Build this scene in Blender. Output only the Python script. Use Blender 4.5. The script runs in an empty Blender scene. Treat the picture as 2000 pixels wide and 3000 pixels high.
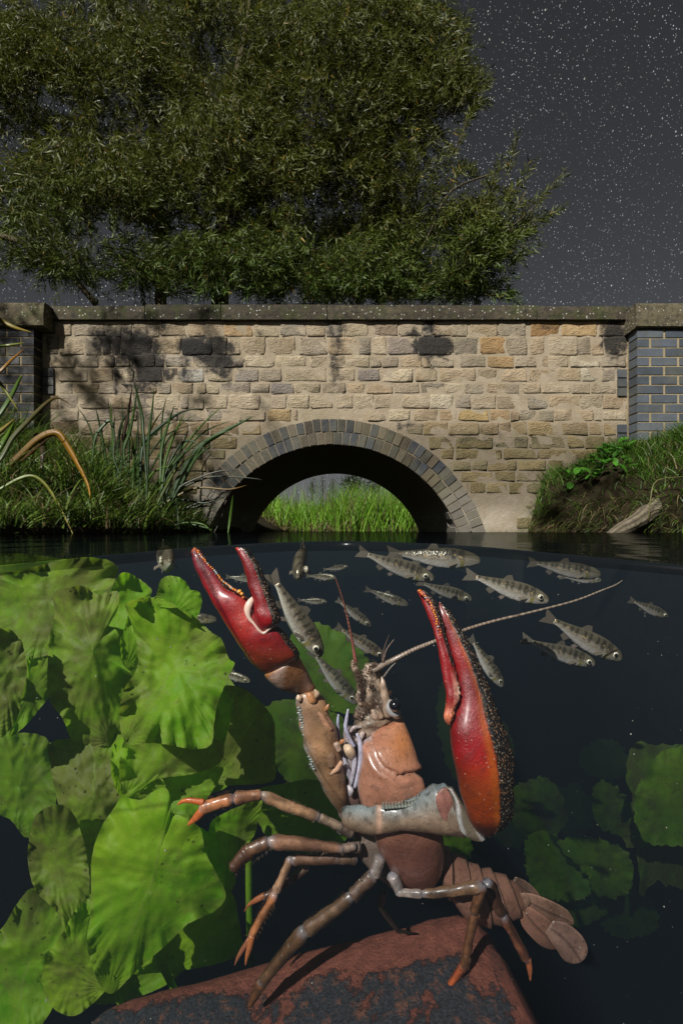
import bpy, math, random
import numpy as np
from mathutils import Vector, Matrix, noise as mn

random.seed(7)
rng = np.random.default_rng(7)
scene = bpy.context.scene
C = scene.collection
R_ = math.radians

# ------------------------------------------------------------------ camera, world, sun, exposure
CAMH = 0.008          # the lens sits 8 mm above the water line
F, HX, HY = 1333.3, 1000.0, 1556.0
cam_d = bpy.data.cameras.new('camera')
cam = bpy.data.objects.new('camera', cam_d); C.objects.link(cam)
cam.location = (0, 0, CAMH); cam.rotation_euler = (R_(90), 0, 0)
cam_d.lens = 16.0; cam_d.sensor_width = 36.0; cam_d.sensor_fit = 'AUTO'
cam_d.shift_y = 56 / 3000.0
cam_d.clip_start = 0.005; cam_d.clip_end = 2000
scene.camera = cam
scene.render.resolution_x, scene.render.resolution_y = 682, 1024

SUN_AZ, SUN_EL = -30.0, 40.0     # from behind the camera, this many degrees to its right (minus: to its left)
sd = Vector((math.sin(R_(SUN_AZ)) * math.cos(R_(SUN_EL)), -math.cos(R_(SUN_AZ)) * math.cos(R_(SUN_EL)), math.sin(R_(SUN_EL))))
sun_l = bpy.data.lights.new('moon_light', 'SUN'); sun_l.energy = 4.9; sun_l.angle = R_(0.5); sun_l.color = (1.0, 0.96, 0.90)
sun = bpy.data.objects.new('moon_light', sun_l); C.objects.link(sun)
sun.rotation_euler = sd.to_track_quat('Z', 'Y').to_euler()

world = bpy.data.worlds.new('World'); scene.world = world; world.use_nodes = True
wt = world.node_tree; wt.nodes.clear()
def wn(t, **k):
    n = wt.nodes.new(t)
    for a, b in k.items(): setattr(n, a, b)
    return n
wo = wn('ShaderNodeOutputWorld'); bg = wn('ShaderNodeBackground')
sky = wn('ShaderNodeTexSky', sky_type='NISHITA', sun_disc=False)
sky.sun_elevation = R_(SUN_EL); sky.sun_rotation = R_(180 - SUN_AZ)
tc = wn('ShaderNodeTexCoord')
bw = wn('ShaderNodeRGBToBW'); wt.links.new(sky.outputs[0], bw.inputs[0])
mx = wn('ShaderNodeMix', data_type='RGBA'); mx.inputs[0].default_value = 0.86
wt.links.new(sky.outputs[0], mx.inputs[6]); wt.links.new(bw.outputs[0], mx.inputs[7])
sc_ = wn('ShaderNodeVectorMath', operation='SCALE'); sc_.inputs[3].default_value = 0.019
wt.links.new(mx.outputs[2], sc_.inputs[0])
def stars(scale, rad, amp, zsq, dens):
    mp = wn('ShaderNodeMapping'); mp.inputs['Scale'].default_value = (1, 1, zsq); wt.links.new(tc.outputs['Generated'], mp.inputs[0])
    vo = wn('ShaderNodeTexVoronoi', feature='F1'); vo.inputs['Scale'].default_value = scale; wt.links.new(mp.outputs[0], vo.inputs['Vector'])
    mr = wn('ShaderNodeMapRange'); mr.inputs[1].default_value = rad; mr.inputs[2].default_value = rad * .3; mr.inputs[3].default_value = 0; mr.inputs[4].default_value = 1
    wt.links.new(vo.outputs['Distance'], mr.inputs[0])
    sep = wn('ShaderNodeSeparateColor'); wt.links.new(vo.outputs['Color'], sep.inputs[0])
    th = wn('ShaderNodeMapRange'); th.inputs[1].default_value = 1 - dens; th.inputs[2].default_value = 1; th.inputs[3].default_value = 0; th.inputs[4].default_value = amp
    un = wn('ShaderNodeTexNoise'); un.inputs['Scale'].default_value = 2.6; un.inputs['Detail'].default_value = 3; wt.links.new(tc.outputs['Generated'], un.inputs['Vector'])
    um = wn('ShaderNodeMapRange'); um.inputs[1].default_value = .38; um.inputs[2].default_value = .66; um.inputs[3].default_value = .5; um.inputs[4].default_value = 1.3; wt.links.new(un.outputs[0], um.inputs[0])
    mm = wn('ShaderNodeMath', operation='MULTIPLY'); wt.links.new(th.outputs[0], mm.inputs[0]); wt.links.new(um.outputs[0], mm.inputs[1]); th = mm
    wt.links.new(sep.outputs[0], th.inputs[0])
    m = wn('ShaderNodeMath', operation='MULTIPLY'); wt.links.new(mr.outputs[0], m.inputs[0]); wt.links.new(th.outputs[0], m.inputs[1])
    tint = wn('ShaderNodeMix', data_type='RGBA'); tint.inputs[6].default_value = (.72, .85, 1, 1); tint.inputs[7].default_value = (1, .93, .8, 1)
    wt.links.new(sep.outputs[1], tint.inputs[0])
    s = wn('ShaderNodeVectorMath', operation='SCALE'); wt.links.new(tint.outputs[2], s.inputs[0]); wt.links.new(m.outputs[0], s.inputs[3])
    return s.outputs[0]
acc = sc_.outputs[0]
for args in ((110, .10, 2.8, .45, .28), (210, .14, 1.1, .45, .42), (60, .06, 9.0, .45, .12), (330, .17, .35, .5, .4)):
    ad = wn('ShaderNodeVectorMath', operation='ADD'); wt.links.new(acc, ad.inputs[0]); wt.links.new(stars(*args), ad.inputs[1]); acc = ad.outputs[0]
wt.links.new(acc, bg.inputs[0]); bg.inputs[1].default_value = 1.0
wt.links.new(bg.outputs[0], wo.inputs[0])

vs = scene.view_settings
vs.view_transform = 'Standard'; vs.look = 'None'; vs.gamma = 1; vs.exposure = 0.4; vs.use_curve_mapping = False
cy = scene.cycles
cy.use_denoising = True
cy.max_bounces = 8; cy.transparent_max_bounces = 16; cy.volume_bounces = 1; cy.diffuse_bounces = 3; cy.glossy_bounces = 3
cy.caustics_reflective = False; cy.caustics_refractive = False

# ------------------------------------------------------------------ helpers
def P(px, py, Y):
    """point seen at photograph position (px, py) at distance Y"""
    return Vector(((px - HX) / F * Y, Y, CAMH - (py - HY) / F * Y))
def ZA(x, y): return (500 + x / 2.613, 1580 + y / 2.613)
def ZB(x, y): return (900 + x / 2.24, 1550 + y / 2.24)
def ZC(x, y): return (500 + x / 2.412, 2250 + y / 2.412)
def ZD(x, y): return (1000 + x / 2.09, 2350 + y / 2.09)
def ZE(x, y): return (x / 1.96, 1580 + y / 1.96)
def ZF(x, y): return (x / 1.96, 2300 + y / 1.96)
def ZG(x, y): return (x / 2.236, 1000 + y / 2.236)
def ZH(x, y): return (1300 + x / 2.24, 2050 + y / 2.24)

def link(o, parent=None):
    C.objects.link(o)
    if parent is not None:
        o.parent = parent
        o.matrix_parent_inverse = Matrix.Translation(-parent_loc(parent))
    return o
def parent_loc(p):
    l = Vector((0, 0, 0)) if p.parent is None else Vector((0, 0, 0))
    return Vector(p.get('_w', (0, 0, 0)))
def thing(name, label, cat, loc=(0, 0, 0), group=None):
    o = bpy.data.objects.new(name, None); C.objects.link(o)
    o.location = loc; o['_w'] = tuple(loc); o['label'] = label; o['category'] = cat
    if group: o['group'] = group
    return o
def tag(o, label, cat, group=None):
    o['label'] = label; o['category'] = cat
    if group: o['group'] = group
    return o
def mesh(verts, faces, cols=None, smooth=True):
    me = bpy.data.meshes.new('m')
    V = np.asarray(verts, dtype=np.float32)
    if isinstance(faces, np.ndarray):
        nf, k = faces.shape
        me.vertices.add(len(V)); me.vertices.foreach_set('co', V.ravel())
        me.loops.add(nf * k); me.loops.foreach_set('vertex_index', faces.astype(np.int32).ravel())
        me.polygons.add(nf); me.polygons.foreach_set('loop_start', np.arange(0, nf * k, k, dtype=np.int32))
        me.polygons.foreach_set('loop_total', np.full(nf, k, dtype=np.int32))
        me.update(calc_edges=True)
    else:
        me.from_pydata([tuple(v) for v in V], [], faces)
    if cols is not None:
        c = np.ones((len(V), 4), np.float32); ca = np.asarray(cols, np.float32); c[:, :ca.shape[1]] = ca
        a = me.attributes.new('Col', 'FLOAT_COLOR', 'POINT'); a.data.foreach_set('color', c.ravel())
    if smooth: me.polygons.foreach_set('use_smooth', np.ones(len(me.polygons), dtype=bool))
    me.update()
    return me
def obj(name, me, mat, parent=None, kind=None):
    if isinstance(me, MB): me = me.mesh()
    o = bpy.data.objects.new(name, me)
    me.materials.clear(); me.materials.append(mat)
    link(o, parent)
    if kind: o['kind'] = kind
    return o
class MB:
    def __init__(s): s.v = []; s.f = []; s.c = []
    def add(s, v, f, c):
        n = len(s.v); s.v += [tuple(a) for a in v]; s.f += [tuple(i + n for i in q) for q in f]; s.c += [tuple(a) for a in c]
    def mesh(s, smooth=True): return mesh(s.v, s.f, s.c, smooth)
def box(mb, x0, x1, y0, y1, z0, z1, col=(1, 1, 1, 0)):
    v = [(x, y, z) for x in (x0, x1) for y in (y0, y1) for z in (z0, z1)]
    f = [(0, 1, 3, 2), (4, 6, 7, 5), (0, 4, 5, 1), (2, 3, 7, 6), (0, 2, 6, 4), (1, 5, 7, 3)]
    mb.add(v, f, [col] * 8)

def nz(p, s, o=0): return mn.noise(Vector((p[0] * s + o, p[1] * s + o * 1.7, p[2] * s - o)))

# ------------------------------------------------------------------ materials
def M(name):
    m = bpy.data.materials.new(name); m.use_nodes = True
    nt = m.node_tree; nt.nodes.clear()
    out = nt.nodes.new('ShaderNodeOutputMaterial')
    return m, nt, out
class G:
    def __init__(s, nt): s.nt = nt
    def n(s, t, ins=None, **k):
        n = s.nt.nodes.new(t)
        for a, b in k.items(): setattr(n, a, b)
        for a, b in (ins or {}).items():
            if isinstance(b, bpy.types.NodeSocket): s.nt.links.new(b, n.inputs[a])
            else: n.inputs[a].default_value = b
        return n
    def mix(s, f, a, b, blend='MIX'):
        n = s.n('ShaderNodeMix', data_type='RGBA', blend_type=blend)
        for i, v in ((0, f), (6, a), (7, b)):
            if isinstance(v, bpy.types.NodeSocket): s.nt.links.new(v, n.inputs[i])
            else: n.inputs[i].default_value = v if i == 0 else (*v, 1)[:4]
        return n.outputs[2]
    def math(s, op, a, b=0.0, c=None):
        n = s.n('ShaderNodeMath', operation=op)
        for i, v in enumerate((a, b) if c is None else (a, b, c)):
            if isinstance(v, bpy.types.NodeSocket): s.nt.links.new(v, n.inputs[i])
            else: n.inputs[i].default_value = v
        return n.outputs[0]
    def rng(s, v, a, b, c=0.0, d=1.0):
        return s.n('ShaderNodeMapRange', {0: v, 1: a, 2: b, 3: c, 4: d}).outputs[0]
    def noise(s, vec, sc, det=4, rough=.6):
        return s.n('ShaderNodeTexNoise', {'Vector': vec, 'Scale': sc, 'Detail': det, 'Roughness': rough}).outputs[0]
    def vor(s, vec, sc, feat='F1'):
        return s.n('ShaderNodeTexVoronoi', {'Vector': vec, 'Scale': sc}, feature=feat)

def geo(g): return g.n('ShaderNodeNewGeometry').outputs['Position']

def mat_stone(name, sc=1.0, lich=0.0, bump=.5, rough=.9, moss=0.0):
    """stone/mortar: colour from Col, black growth where Col alpha and noise meet"""
    m, nt, out = M(name); g = G(nt); pos = geo(g)
    at = g.n('ShaderNodeAttribute', attribute_name='Col')
    n1 = g.noise(pos, 9 * sc, 8, .65); n2 = g.noise(pos, 60 * sc, 6, .7); n3 = g.noise(pos, 3.0 * sc, 3)
    c = g.mix(g.rng(n1, .3, .7, 0, .8), g.mix(1, at.outputs[0], (.72, .66, .58), 'MULTIPLY'), at.outputs[0])
    c = g.mix(g.rng(n2, .35, .7, 0, .55), c, g.mix(1, c, (1.3, 1.25, 1.15), 'MULTIPLY'))
    c = g.mix(g.rng(n3, .45, .75, 0, .35), c, (.16, .15, .08))
    st = g.math('ADD', at.outputs['Alpha'], g.math('MULTIPLY', g.math('SUBTRACT', g.noise(pos, 16 * sc, 8, .7), .5), 1.6))
    c = g.mix(g.rng(st, .28, .66, 0, .95), c, (.022, .021, .02))
    if moss: c = g.mix(g.rng(g.noise(pos, 7, 6, .7), .5, .62, 0, moss), c, (.045, .06, .012))
    if lich:
        v = g.vor(pos, 42); vv = g.n('ShaderNodeSeparateColor', {0: v.outputs['Color']})
        d = g.math('ADD', v.outputs['Distance'], g.math('MULTIPLY', g.math('SUBTRACT', g.noise(pos, 120), .5), .3))
        sp = g.math('MULTIPLY', g.rng(d, .26, .16), g.math('GREATER_THAN', vv.outputs[0], 1 - lich))
        c = g.mix(sp, c, (.42, .42, .38))
    n4 = g.noise(g.n('ShaderNodeMapping', {0: pos, 'Rotation': (0, .5, 0), 'Scale': (1, 1, 2.2)}).outputs[0], 26 * sc, 5, .6)
    vr = g.vor(g.n('ShaderNodeVectorMath', {0: pos, 1: g.n('ShaderNodeVectorMath', {0: g.n('ShaderNodeTexNoise', {'Vector': pos, 'Scale': 12}).outputs['Color'], 3: .06}, operation='SCALE').outputs[0]}, operation='ADD').outputs[0], 22 * sc, 'F1')
    hh = g.math('ADD', g.math('MULTIPLY', n2, .45), g.math('ADD', n1, g.math('ADD', g.math('MULTIPLY', g.math('ABSOLUTE', g.math('SUBTRACT', n4, .5)), 2.4), g.math('MULTIPLY', vr.outputs['Distance'], .5))))
    bp = g.n('ShaderNodeBump', {'Strength': bump, 'Distance': .018, 'Height': hh})
    bs = g.n('ShaderNodeBsdfPrincipled', {'Base Color': c, 'Roughness': rough, 'Normal': bp.outputs[0]})
    bs.inputs['Specular IOR Level'].default_value = .25
    nt.links.new(bs.outputs[0], out.inputs[0]); return m

def mat_simple(name, rough=.6, bump=0.0, bs_=60, var=.3, spec=.5, transl=0.0, coat=0.0, bd=.003):
    m, nt, out = M(name); g = G(nt); pos = geo(g)
    at = g.n('ShaderNodeAttribute', attribute_name='Col')
    n1 = g.noise(pos, bs_, 5, .65)
    c = g.mix(g.rng(n1, .3, .7, 0, var), at.outputs[0], g.mix(1, at.outputs[0], (.35, .33, .3), 'MULTIPLY'))
    ins = {'Base Color': c, 'Roughness': rough}
    if bump: ins['Normal'] = g.n('ShaderNodeBump', {'Strength': bump, 'Distance': bd, 'Height': n1}).outputs[0]
    bs = g.n('ShaderNodeBsdfPrincipled', ins); bs.inputs['Specular IOR Level'].default_value = spec
    bs.inputs['Coat Weight'].default_value = coat; bs.inputs['Coat Roughness'].default_value = .15
    sh = bs.outputs[0]
    if transl:
        tr = g.n('ShaderNodeBsdfTranslucent', {'Color': c})
        sh = g.n('ShaderNodeMixShader', {0: transl, 1: sh, 2: tr.outputs[0]}).outputs[0]
    nt.links.new(sh, out.inputs[0]); return m

def mat_chitin():
    """crayfish shell: Col = pigment, alpha = how granular and dark the outer face is"""
    m, nt, out = M('crayfish_shell'); g = G(nt); pos = geo(g)
    at = g.n('ShaderNodeAttribute', attribute_name='Col'); al = at.outputs['Alpha']
    n1 = g.noise(pos, 90, 6, .65); n2 = g.noise(pos, 420, 5, .7)
    c = g.mix(g.rng(n1, .32, .68, 0, .55), at.outputs[0], g.mix(1, at.outputs[0], (.42, .34, .28), 'MULTIPLY'))
    v = g.vor(pos, 860); dots = g.rng(v.outputs['Distance'], .45, .2)
    vc = g.n('ShaderNodeSeparateColor', {0: v.outputs['Color']})
    gr = g.mix(dots, (.010, .008, .007), g.mix(vc.outputs[0], (.24, .09, .015), (.19, .165, .12)))
    alm = g.rng(g.math('ADD', al, g.math('MULTIPLY', g.math('SUBTRACT', n1, .5), .7)), .35, .62)
    c = g.mix(alm, c, gr)
    v2 = g.vor(pos, 430); c2 = g.n('ShaderNodeSeparateColor', {0: v2.outputs['Color']})
    sp = g.math('MULTIPLY', g.rng(v2.outputs['Distance'], .17, .08), g.math('GREATER_THAN', c2.outputs[1], .62))
    c = g.mix(g.math('MULTIPLY', sp, .32), c, (.75, .6, .5))
    c = g.mix(g.rng(n2, .52, .62, 0, .45), c, g.mix(1, c, (.3, .26, .25), 'MULTIPLY'))
    c = g.mix(g.math('MULTIPLY', g.rng(g.noise(pos, 800, 2), .6, .7), .35), c, g.mix(1, c, (1.7, 1.6, 1.6), 'MULTIPLY'))
    hgt = g.math('ADD', g.math('ADD', g.math('MULTIPLY', n2, .5), g.math('MULTIPLY', n1, .8)), g.math('MULTIPLY', dots, g.rng(alm, 0, 1, .10, .8)))
    bp = g.n('ShaderNodeBump', {'Strength': .55, 'Distance': .0009, 'Height': hgt})
    bs = g.n('ShaderNodeBsdfPrincipled', {'Base Color': c, 'Roughness': g.rng(n2, .3, .7, .36, .62), 'Normal': bp.outputs[0]})
    bs.inputs['Coat Weight'].default_value = .4; bs.inputs['Coat Roughness'].default_value = .2
    bs.inputs['Subsurface Weight'].default_value = .12; bs.inputs['Subsurface Radius'].default_value = (.004, .0012, .0008); bs.inputs['Subsurface Scale'].default_value = 1.0
    nt.links.new(bs.outputs[0], out.inputs[0]); return m

def mat_lily():
    """soft submerged leaf: Col = (fan angle, distance from stalk, seed, ring)"""
    m, nt, out = M('lily_leaf'); g = G(nt); pos = geo(g)
    at = g.n('ShaderNodeAttribute', attribute_name='Col')
    s = g.n('ShaderNodeSeparateColor', {0: at.outputs[0]})
    ang, dist, seed, ring = s.outputs[0], s.outputs[1], s.outputs[2], at.outputs['Alpha']
    wob = g.math('MULTIPLY', g.math('SUBTRACT', g.noise(pos, 28, 3), .5), .05)
    a = g.math('ADD', ang, wob)
    def vein(k, w, lo):
        fr = g.math('ABSOLUTE', g.math('SUBTRACT', g.math('FRACT', g.math('MULTIPLY', a, k)), .5))
        ww = g.math('DIVIDE', w, g.math('ADD', dist, .08))
        return g.math('MULTIPLY', g.math('LESS_THAN', fr, g.math('MULTIPLY', ww, k / 10)), g.math('GREATER_THAN', dist, lo))
    vn = g.math('MAXIMUM', vein(7, .012, .04), g.math('MULTIPLY', vein(17, .005, .45), .6))
    sv = g.math('ADD', pos_off(g, pos), 0)
    n1 = g.noise(pos, 22, 7, .7); n2 = g.noise(pos, 110, 6, .7); n3 = g.noise(pos, 9, 3)
    base = g.mix(g.rng(n3, .35, .65), (.13, .38, .008), (.30, .52, .015))
    base = g.mix(g.rng(n2, .35, .7, 0, .5), base, (.42, .54, .06))
    base = g.mix(g.rng(g.math('ADD', n1, g.math('MULTIPLY', seed, .22)), .53, .72, 0, .75), base, (.19, .16, .06))
    v3 = g.vor(pos, 160); base = g.mix(g.math('MULTIPLY', g.rng(v3.outputs['Distance'], .2, .08), g.rng(n1, .45, .6)), base, (.03, .035, .01))
    base = g.mix(g.math('MULTIPLY', vn, .55), base, (.30, .42, .07))
    edge = g.math('MULTIPLY', g.rng(ring, .93, 1.0), g.rng(g.noise(pos, 60), .4, .6))
    base = g.mix(g.math('MULTIPLY', edge, .5), base, (.32, .36, .08))
    streak = g.math('SINE', g.math('MULTIPLY', g.math('ADD', a, g.math('MULTIPLY', n1, .05)), 160))
    hh = g.math('ADD', g.math('MULTIPLY', vn, .5), g.math('ADD', n2, g.math('MULTIPLY', streak, .12)))
    bp = g.n('ShaderNodeBump', {'Strength': .6, 'Distance': .0013, 'Height': hh})
    bs = g.n('ShaderNodeBsdfPrincipled', {'Base Color': base, 'Roughness': .5, 'Normal': bp.outputs[0]})
    bs.inputs['Specular IOR Level'].default_value = .25
    tr = g.n('ShaderNodeBsdfTranslucent', {'Color': g.mix(1, base, (1.3, 1.4, .6), 'MULTIPLY'), 'Normal': bp.outputs[0]})
    ms = g.n('ShaderNodeMixShader', {0: .52, 1: bs.outputs[0], 2: tr.outputs[0]})
    nt.links.new(ms.outputs[0], out.inputs[0]); return m
def pos_off(g, pos): return g.n('ShaderNodeSeparateXYZ', {0: pos}).outputs[0]

def mat_rock():
    m, nt, out = M('worn_red_brick'); g = G(nt); pos = geo(g)
    n1 = g.noise(pos, 26, 7, .65); n2 = g.noise(pos, 140, 8, .75); n3 = g.noise(pos, 600, 4, .7)
    at = g.n('ShaderNodeAttribute', attribute_name='Col')
    red = g.mix(g.rng(n2, .35, .65), (.12, .034, .02), (.28, .085, .05))
    dk = g.mix(g.rng(n3, .4, .7), (.012, .013, .017), (.05, .052, .06))
    dk = g.mix(g.rng(n2, .53, .64, 0, .75), dk, (.22, .08, .04))
    msk = g.math('ADD', at.outputs['Alpha'], g.math('ADD', g.math('MULTIPLY', g.math('SUBTRACT', n1, .5), 2.0), g.math('MULTIPLY', g.math('SUBTRACT', n2, .5), .9)))
    msk = g.rng(msk, .45, .53)
    c = g.mix(msk, red, dk)
    bp = g.n('ShaderNodeBump', {'Strength': .9, 'Distance': .003, 'Height': g.math('ADD', g.math('MULTIPLY', n3, .5), g.math('ADD', g.math('MULTIPLY', n2, .7), g.math('MULTIPLY', msk, .5)))})
    bs = g.n('ShaderNodeBsdfPrincipled', {'Base Color': c, 'Roughness': .75, 'Normal': bp.outputs[0]})
    nt.links.new(bs.outputs[0], out.inputs[0]); return m

def mat_water():
    m, nt, out = M('pond_water'); g = G(nt); pos = geo(g)
    mp = g.n('ShaderNodeMapping', {0: pos, 'Scale': (1, .35, 1)}).outputs[0]
    bp = g.n('ShaderNodeBump', {'Strength': .35, 'Distance': .004, 'Height': g.noise(mp, 14, 3, .5)})
    dt = g.math('ABSOLUTE', g.n('ShaderNodeVectorMath', {0: bp.outputs[0], 1: g.n('ShaderNodeNewGeometry').outputs['Incoming']}, operation='DOT_PRODUCT').outputs['Value'])
    fz = g.math('ADD', .02, g.math('MULTIPLY', .98, g.math('POWER', g.math('SUBTRACT', 1.0, dt), 5.0)))
    gl = g.n('ShaderNodeBsdfGlossy', {'Color': (.30, .32, .31, 1), 'Roughness': .05, 'Normal': bp.outputs[0]})
    tr = g.n('ShaderNodeBsdfTransparent', {'Color': (.93, .96, .95, 1)})
    ms = g.n('ShaderNodeMixShader', {0: fz, 1: tr.outputs[0], 2: gl.outputs[0]})
    nt.links.new(ms.outputs[0], out.inputs[0]); return m

def mat_volume():
    m, nt, out = M('murky_water'); g = G(nt)
    s = g.n('ShaderNodeVolumeScatter', {'Color': (.6, .78, 1, 1), 'Density': .09, 'Anisotropy': .2})
    a = g.n('ShaderNodeVolumeAbsorption', {'Color': (.38, .44, .48, 1), 'Density': 1.65})
    ad = g.n('ShaderNodeAddShader', {0: s.outputs[0], 1: a.outputs[0]})
    nt.links.new(ad.outputs[0], out.inputs[1]); return m

def mat_leafy(name, transl=.35, rough=.5, spec=.4):
    m, nt, out = M(name); g = G(nt)
    at = g.n('ShaderNodeAttribute', attribute_name='Col')
    bs = g.n('ShaderNodeBsdfPrincipled', {'Base Color': at.outputs[0], 'Roughness': rough}); bs.inputs['Specular IOR Level'].default_value = spec
    tr = g.n('ShaderNodeBsdfTranslucent', {'Color': at.outputs[0]})
    ms = g.n('ShaderNodeMixShader', {0: transl, 1: bs.outputs[0], 2: tr.outputs[0]})
    nt.links.new(ms.outputs[0], out.inputs[0]); return m

def mat_fish():
    m, nt, out = M('fish_skin'); g = G(nt)
    at = g.n('ShaderNodeAttribute', attribute_name='Col')
    oc = g.n('ShaderNodeTexCoord').outputs['Object']
    n1 = g.noise(oc, 14, 5, .7); v = g.vor(oc, 46)
    c = g.mix(g.rng(n1, .4, .65, 0, .35), at.outputs[0], g.mix(1, at.outputs[0], (.35, .33, .3), 'MULTIPLY'))
    c2 = g.n('ShaderNodeSeparateColor', {0: v.outputs['Color']})
    c = g.mix(g.math('MULTIPLY', g.math('MULTIPLY', g.math('GREATER_THAN', c2.outputs[0], .88), .6), at.outputs['Alpha']), c, (.6, .42, .2))
    bp = g.n('ShaderNodeBump', {'Strength': .12, 'Distance': .01, 'Height': v.outputs['Distance']})
    bs = g.n('ShaderNodeBsdfPrincipled', {'Base Color': c, 'Roughness': .28, 'Metallic': .35, 'Normal': bp.outputs[0]})
    nt.links.new(bs.outputs[0], out.inputs[0]); return m

MS = mat_stone('rough_sandstone', 1.0, 0, .8)
MMORT = mat_stone('lime_mortar', 1.3, 0, .35)
MCOP = mat_stone('lichened_coping', 1.4, .38, .5, moss=.5)
MBR = mat_stone('blue_brick_face', 1.6, 0, .15, rough=.42)
MSOF = mat_stone('sooty_vault', 1.2, 0, .5)
MSH = mat_chitin(); MLILY = mat_lily(); MROCK = mat_rock(); MWAT = mat_water(); MVOL = mat_volume()
MGR = mat_leafy('grass_blade', .3, .45, .35); MREED = mat_simple('reed_leaf', .4, .2, 40, .45, .4, .25)
MWIL = mat_leafy('willow_leaf', .25, .5, .3)
MBARK = mat_simple('bark', .9, .8, 25, .6, .2, bd=.02)
MEARTH = mat_simple('earth', .95, .9, 12, .7, .1, bd=.03)
MFISH = mat_fish(); MPLAIN = mat_simple('soft_tissue', .35, .2, 200, .3, .5, coat=.3)
MEYE = mat_simple('eye_gloss', .08, 0, 10, 0, .8, coat=1.0)
MFIN = mat_leafy('fin_membrane', .5, .35, .5)
_t = MFIN.node_tree; _o = [q for q in _t.nodes if q.type == 'OUTPUT_MATERIAL'][0]; _src = _o.inputs[0].links[0].from_socket
_g = G(_t); _mx = _g.n('ShaderNodeMixShader', {0: .1, 1: _src, 2: _g.n('ShaderNodeBsdfTransparent').outputs[0]}); _t.links.new(_mx.outputs[0], _o.inputs[0])
MWOOD = mat_simple('weathered_wood', .85, .8, 30, .6, .2, bd=.02)

# ------------------------------------------------------------------ the setting: ground, water, murk
GX = np.unique(np.concatenate([np.linspace(-90, -6, 18), np.linspace(-6, -2.6, 14), np.linspace(-2.6, 2.8, 110), np.linspace(2.8, 8, 16), np.linspace(8, 90, 16)]))
GY = np.unique(np.concatenate([np.linspace(-1.2, 1, 10), np.linspace(1, 4, 60), np.linspace(4, 9, 40), np.linspace(9, 30, 14), np.linspace(30, 160, 12)]))
def ss(x, a, b):
    t = np.clip((x - a) / (b - a), 0, 1); return t * t * (3 - 2 * t)
def ground_z(X, Y):
    X = np.asarray(X, float); Y = np.asarray(Y, float)
    wob = .05 * np.sin(Y * 3.1 + 1) + .03 * np.sin(Y * 7.3)
    toeL = -0.93 - .10 * ss(Y, 2.6, 3.4) + wob * .6
    toeR = 1.46 + .45 * (1 - ss(Y, 1.9, 3.1)) + wob
    dl = toeL - X; dr = X - toeR
    n = .035 * np.sin(X * 5.1 + Y * 3.3) + .025 * np.sin(X * 11 - Y * 8.0)
    zl = np.where(dl > 0, np.minimum(.02 + .50 * dl, .62 + .06 * dl), np.maximum(-1.8, dl * 14))
    zr = np.where(dr > 0, .02 + .30 * ss(dr, .0, .16) + .36 * np.clip(dr, 0, 1.1) + .05 * np.clip(dr - 1.1, 0, 9), np.maximum(-1.8, dr * 14))
    z = np.maximum(zl, zr)
    far = ss(Y, 7.9, 8.2)
    z = np.maximum(z, -1.8 + far * 1.82 + .05 * np.clip(Y - 8.2, 0, 12) * far)
    # behind the bridge the banks fall to field height
    cap = np.where(Y > 5.5, .30 + .02 * (Y - 5.5), 9)
    z = np.minimum(z, cap)
    return z + n * ss(z, 0, .2)
XX, YY = np.meshgrid(GX, GY)
ZZ = ground_z(XX, YY)
gv = np.stack([XX, YY, ZZ], -1).reshape(-1, 3)
nx_, ny_ = len(GX), len(GY)
ii = (np.arange(ny_ - 1)[:, None] * nx_ + np.arange(nx_ - 1)[None]).ravel()
gf = np.stack([ii, ii + 1, ii + nx_ + 1, ii + nx_], 1)
gc = np.where((gv[:, 2] > .02)[:, None], (.028, .022, .012), (.022, .02, .016))
gc = np.where((gv[:, 1] > 8)[:, None], (.03, .05, .012), gc)
obj('ground', mesh(gv, gf, gc), MEARTH, None, 'structure')

# water sheet: it starts where the port of the lens cuts it, an arc in the picture
def edge_y(X):
    lo, hi = .02, .5
    for _ in range(40):
        y = (lo + hi) / 2
        off = F * CAMH / y
        u = min(abs(X) * F / y / 1000, 1.0)
        tgt = 29 + 76 * u ** 1.7
        if off > tgt: lo = y
        else: hi = y
    return y
wxs = np.unique(np.concatenate([np.linspace(-2.2, -.2, 20), np.linspace(-.2, .2, 61), np.linspace(.2, 2.2, 20)]))
tys = [0, .006, .015, .03, .06, .12, .2, .3, .45, .65, 1]
wv = []
for t in tys:
    for x in wxs:
        ey = edge_y(x); wv.append((x, ey + (8.2 - ey) * t, 0.0))
n = len(wxs)
wf = [(j * n + i, j * n + i + 1, (j + 1) * n + i + 1, (j + 1) * n + i) for j in range(len(tys) - 1) for i in range(n - 1)]   # faces up
obj('water', mesh(wv, wf, [(0, 0, 0, 1)] * len(wv)), MWAT, None, 'structure')
# meniscus: rolled lip where water clings to the port, its refraction dark painted in
mv = []; K = 8
for i, x in enumerate(wxs):
    ey = edge_y(x)
    for k in range(K + 1):
        a = k / K * math.pi
        r = .0105 * ey
        mv.append((x, ey - r * math.sin(a) * .8, -.0002 - r + r * math.cos(a)))
mf = [(i * (K + 1) + k, (i + 1) * (K + 1) + k, (i + 1) * (K + 1) + k + 1, i * (K + 1) + k + 1) for i in range(n - 1) for k in range(K)]
MMEN = mat_simple('water_lip_painted_dark', .25, 0, 10, 0, .5)
_t = MMEN.node_tree; _o = [q for q in _t.nodes if q.type == 'OUTPUT_MATERIAL'][0]; _src = _o.inputs[0].links[0].from_socket
_g = G(_t); _mx = _g.n('ShaderNodeMixShader', {0: .55, 1: _src, 2: _g.n('ShaderNodeBsdfTransparent').outputs[0]}); _t.links.new(_mx.outputs[0], _o.inputs[0])
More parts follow.
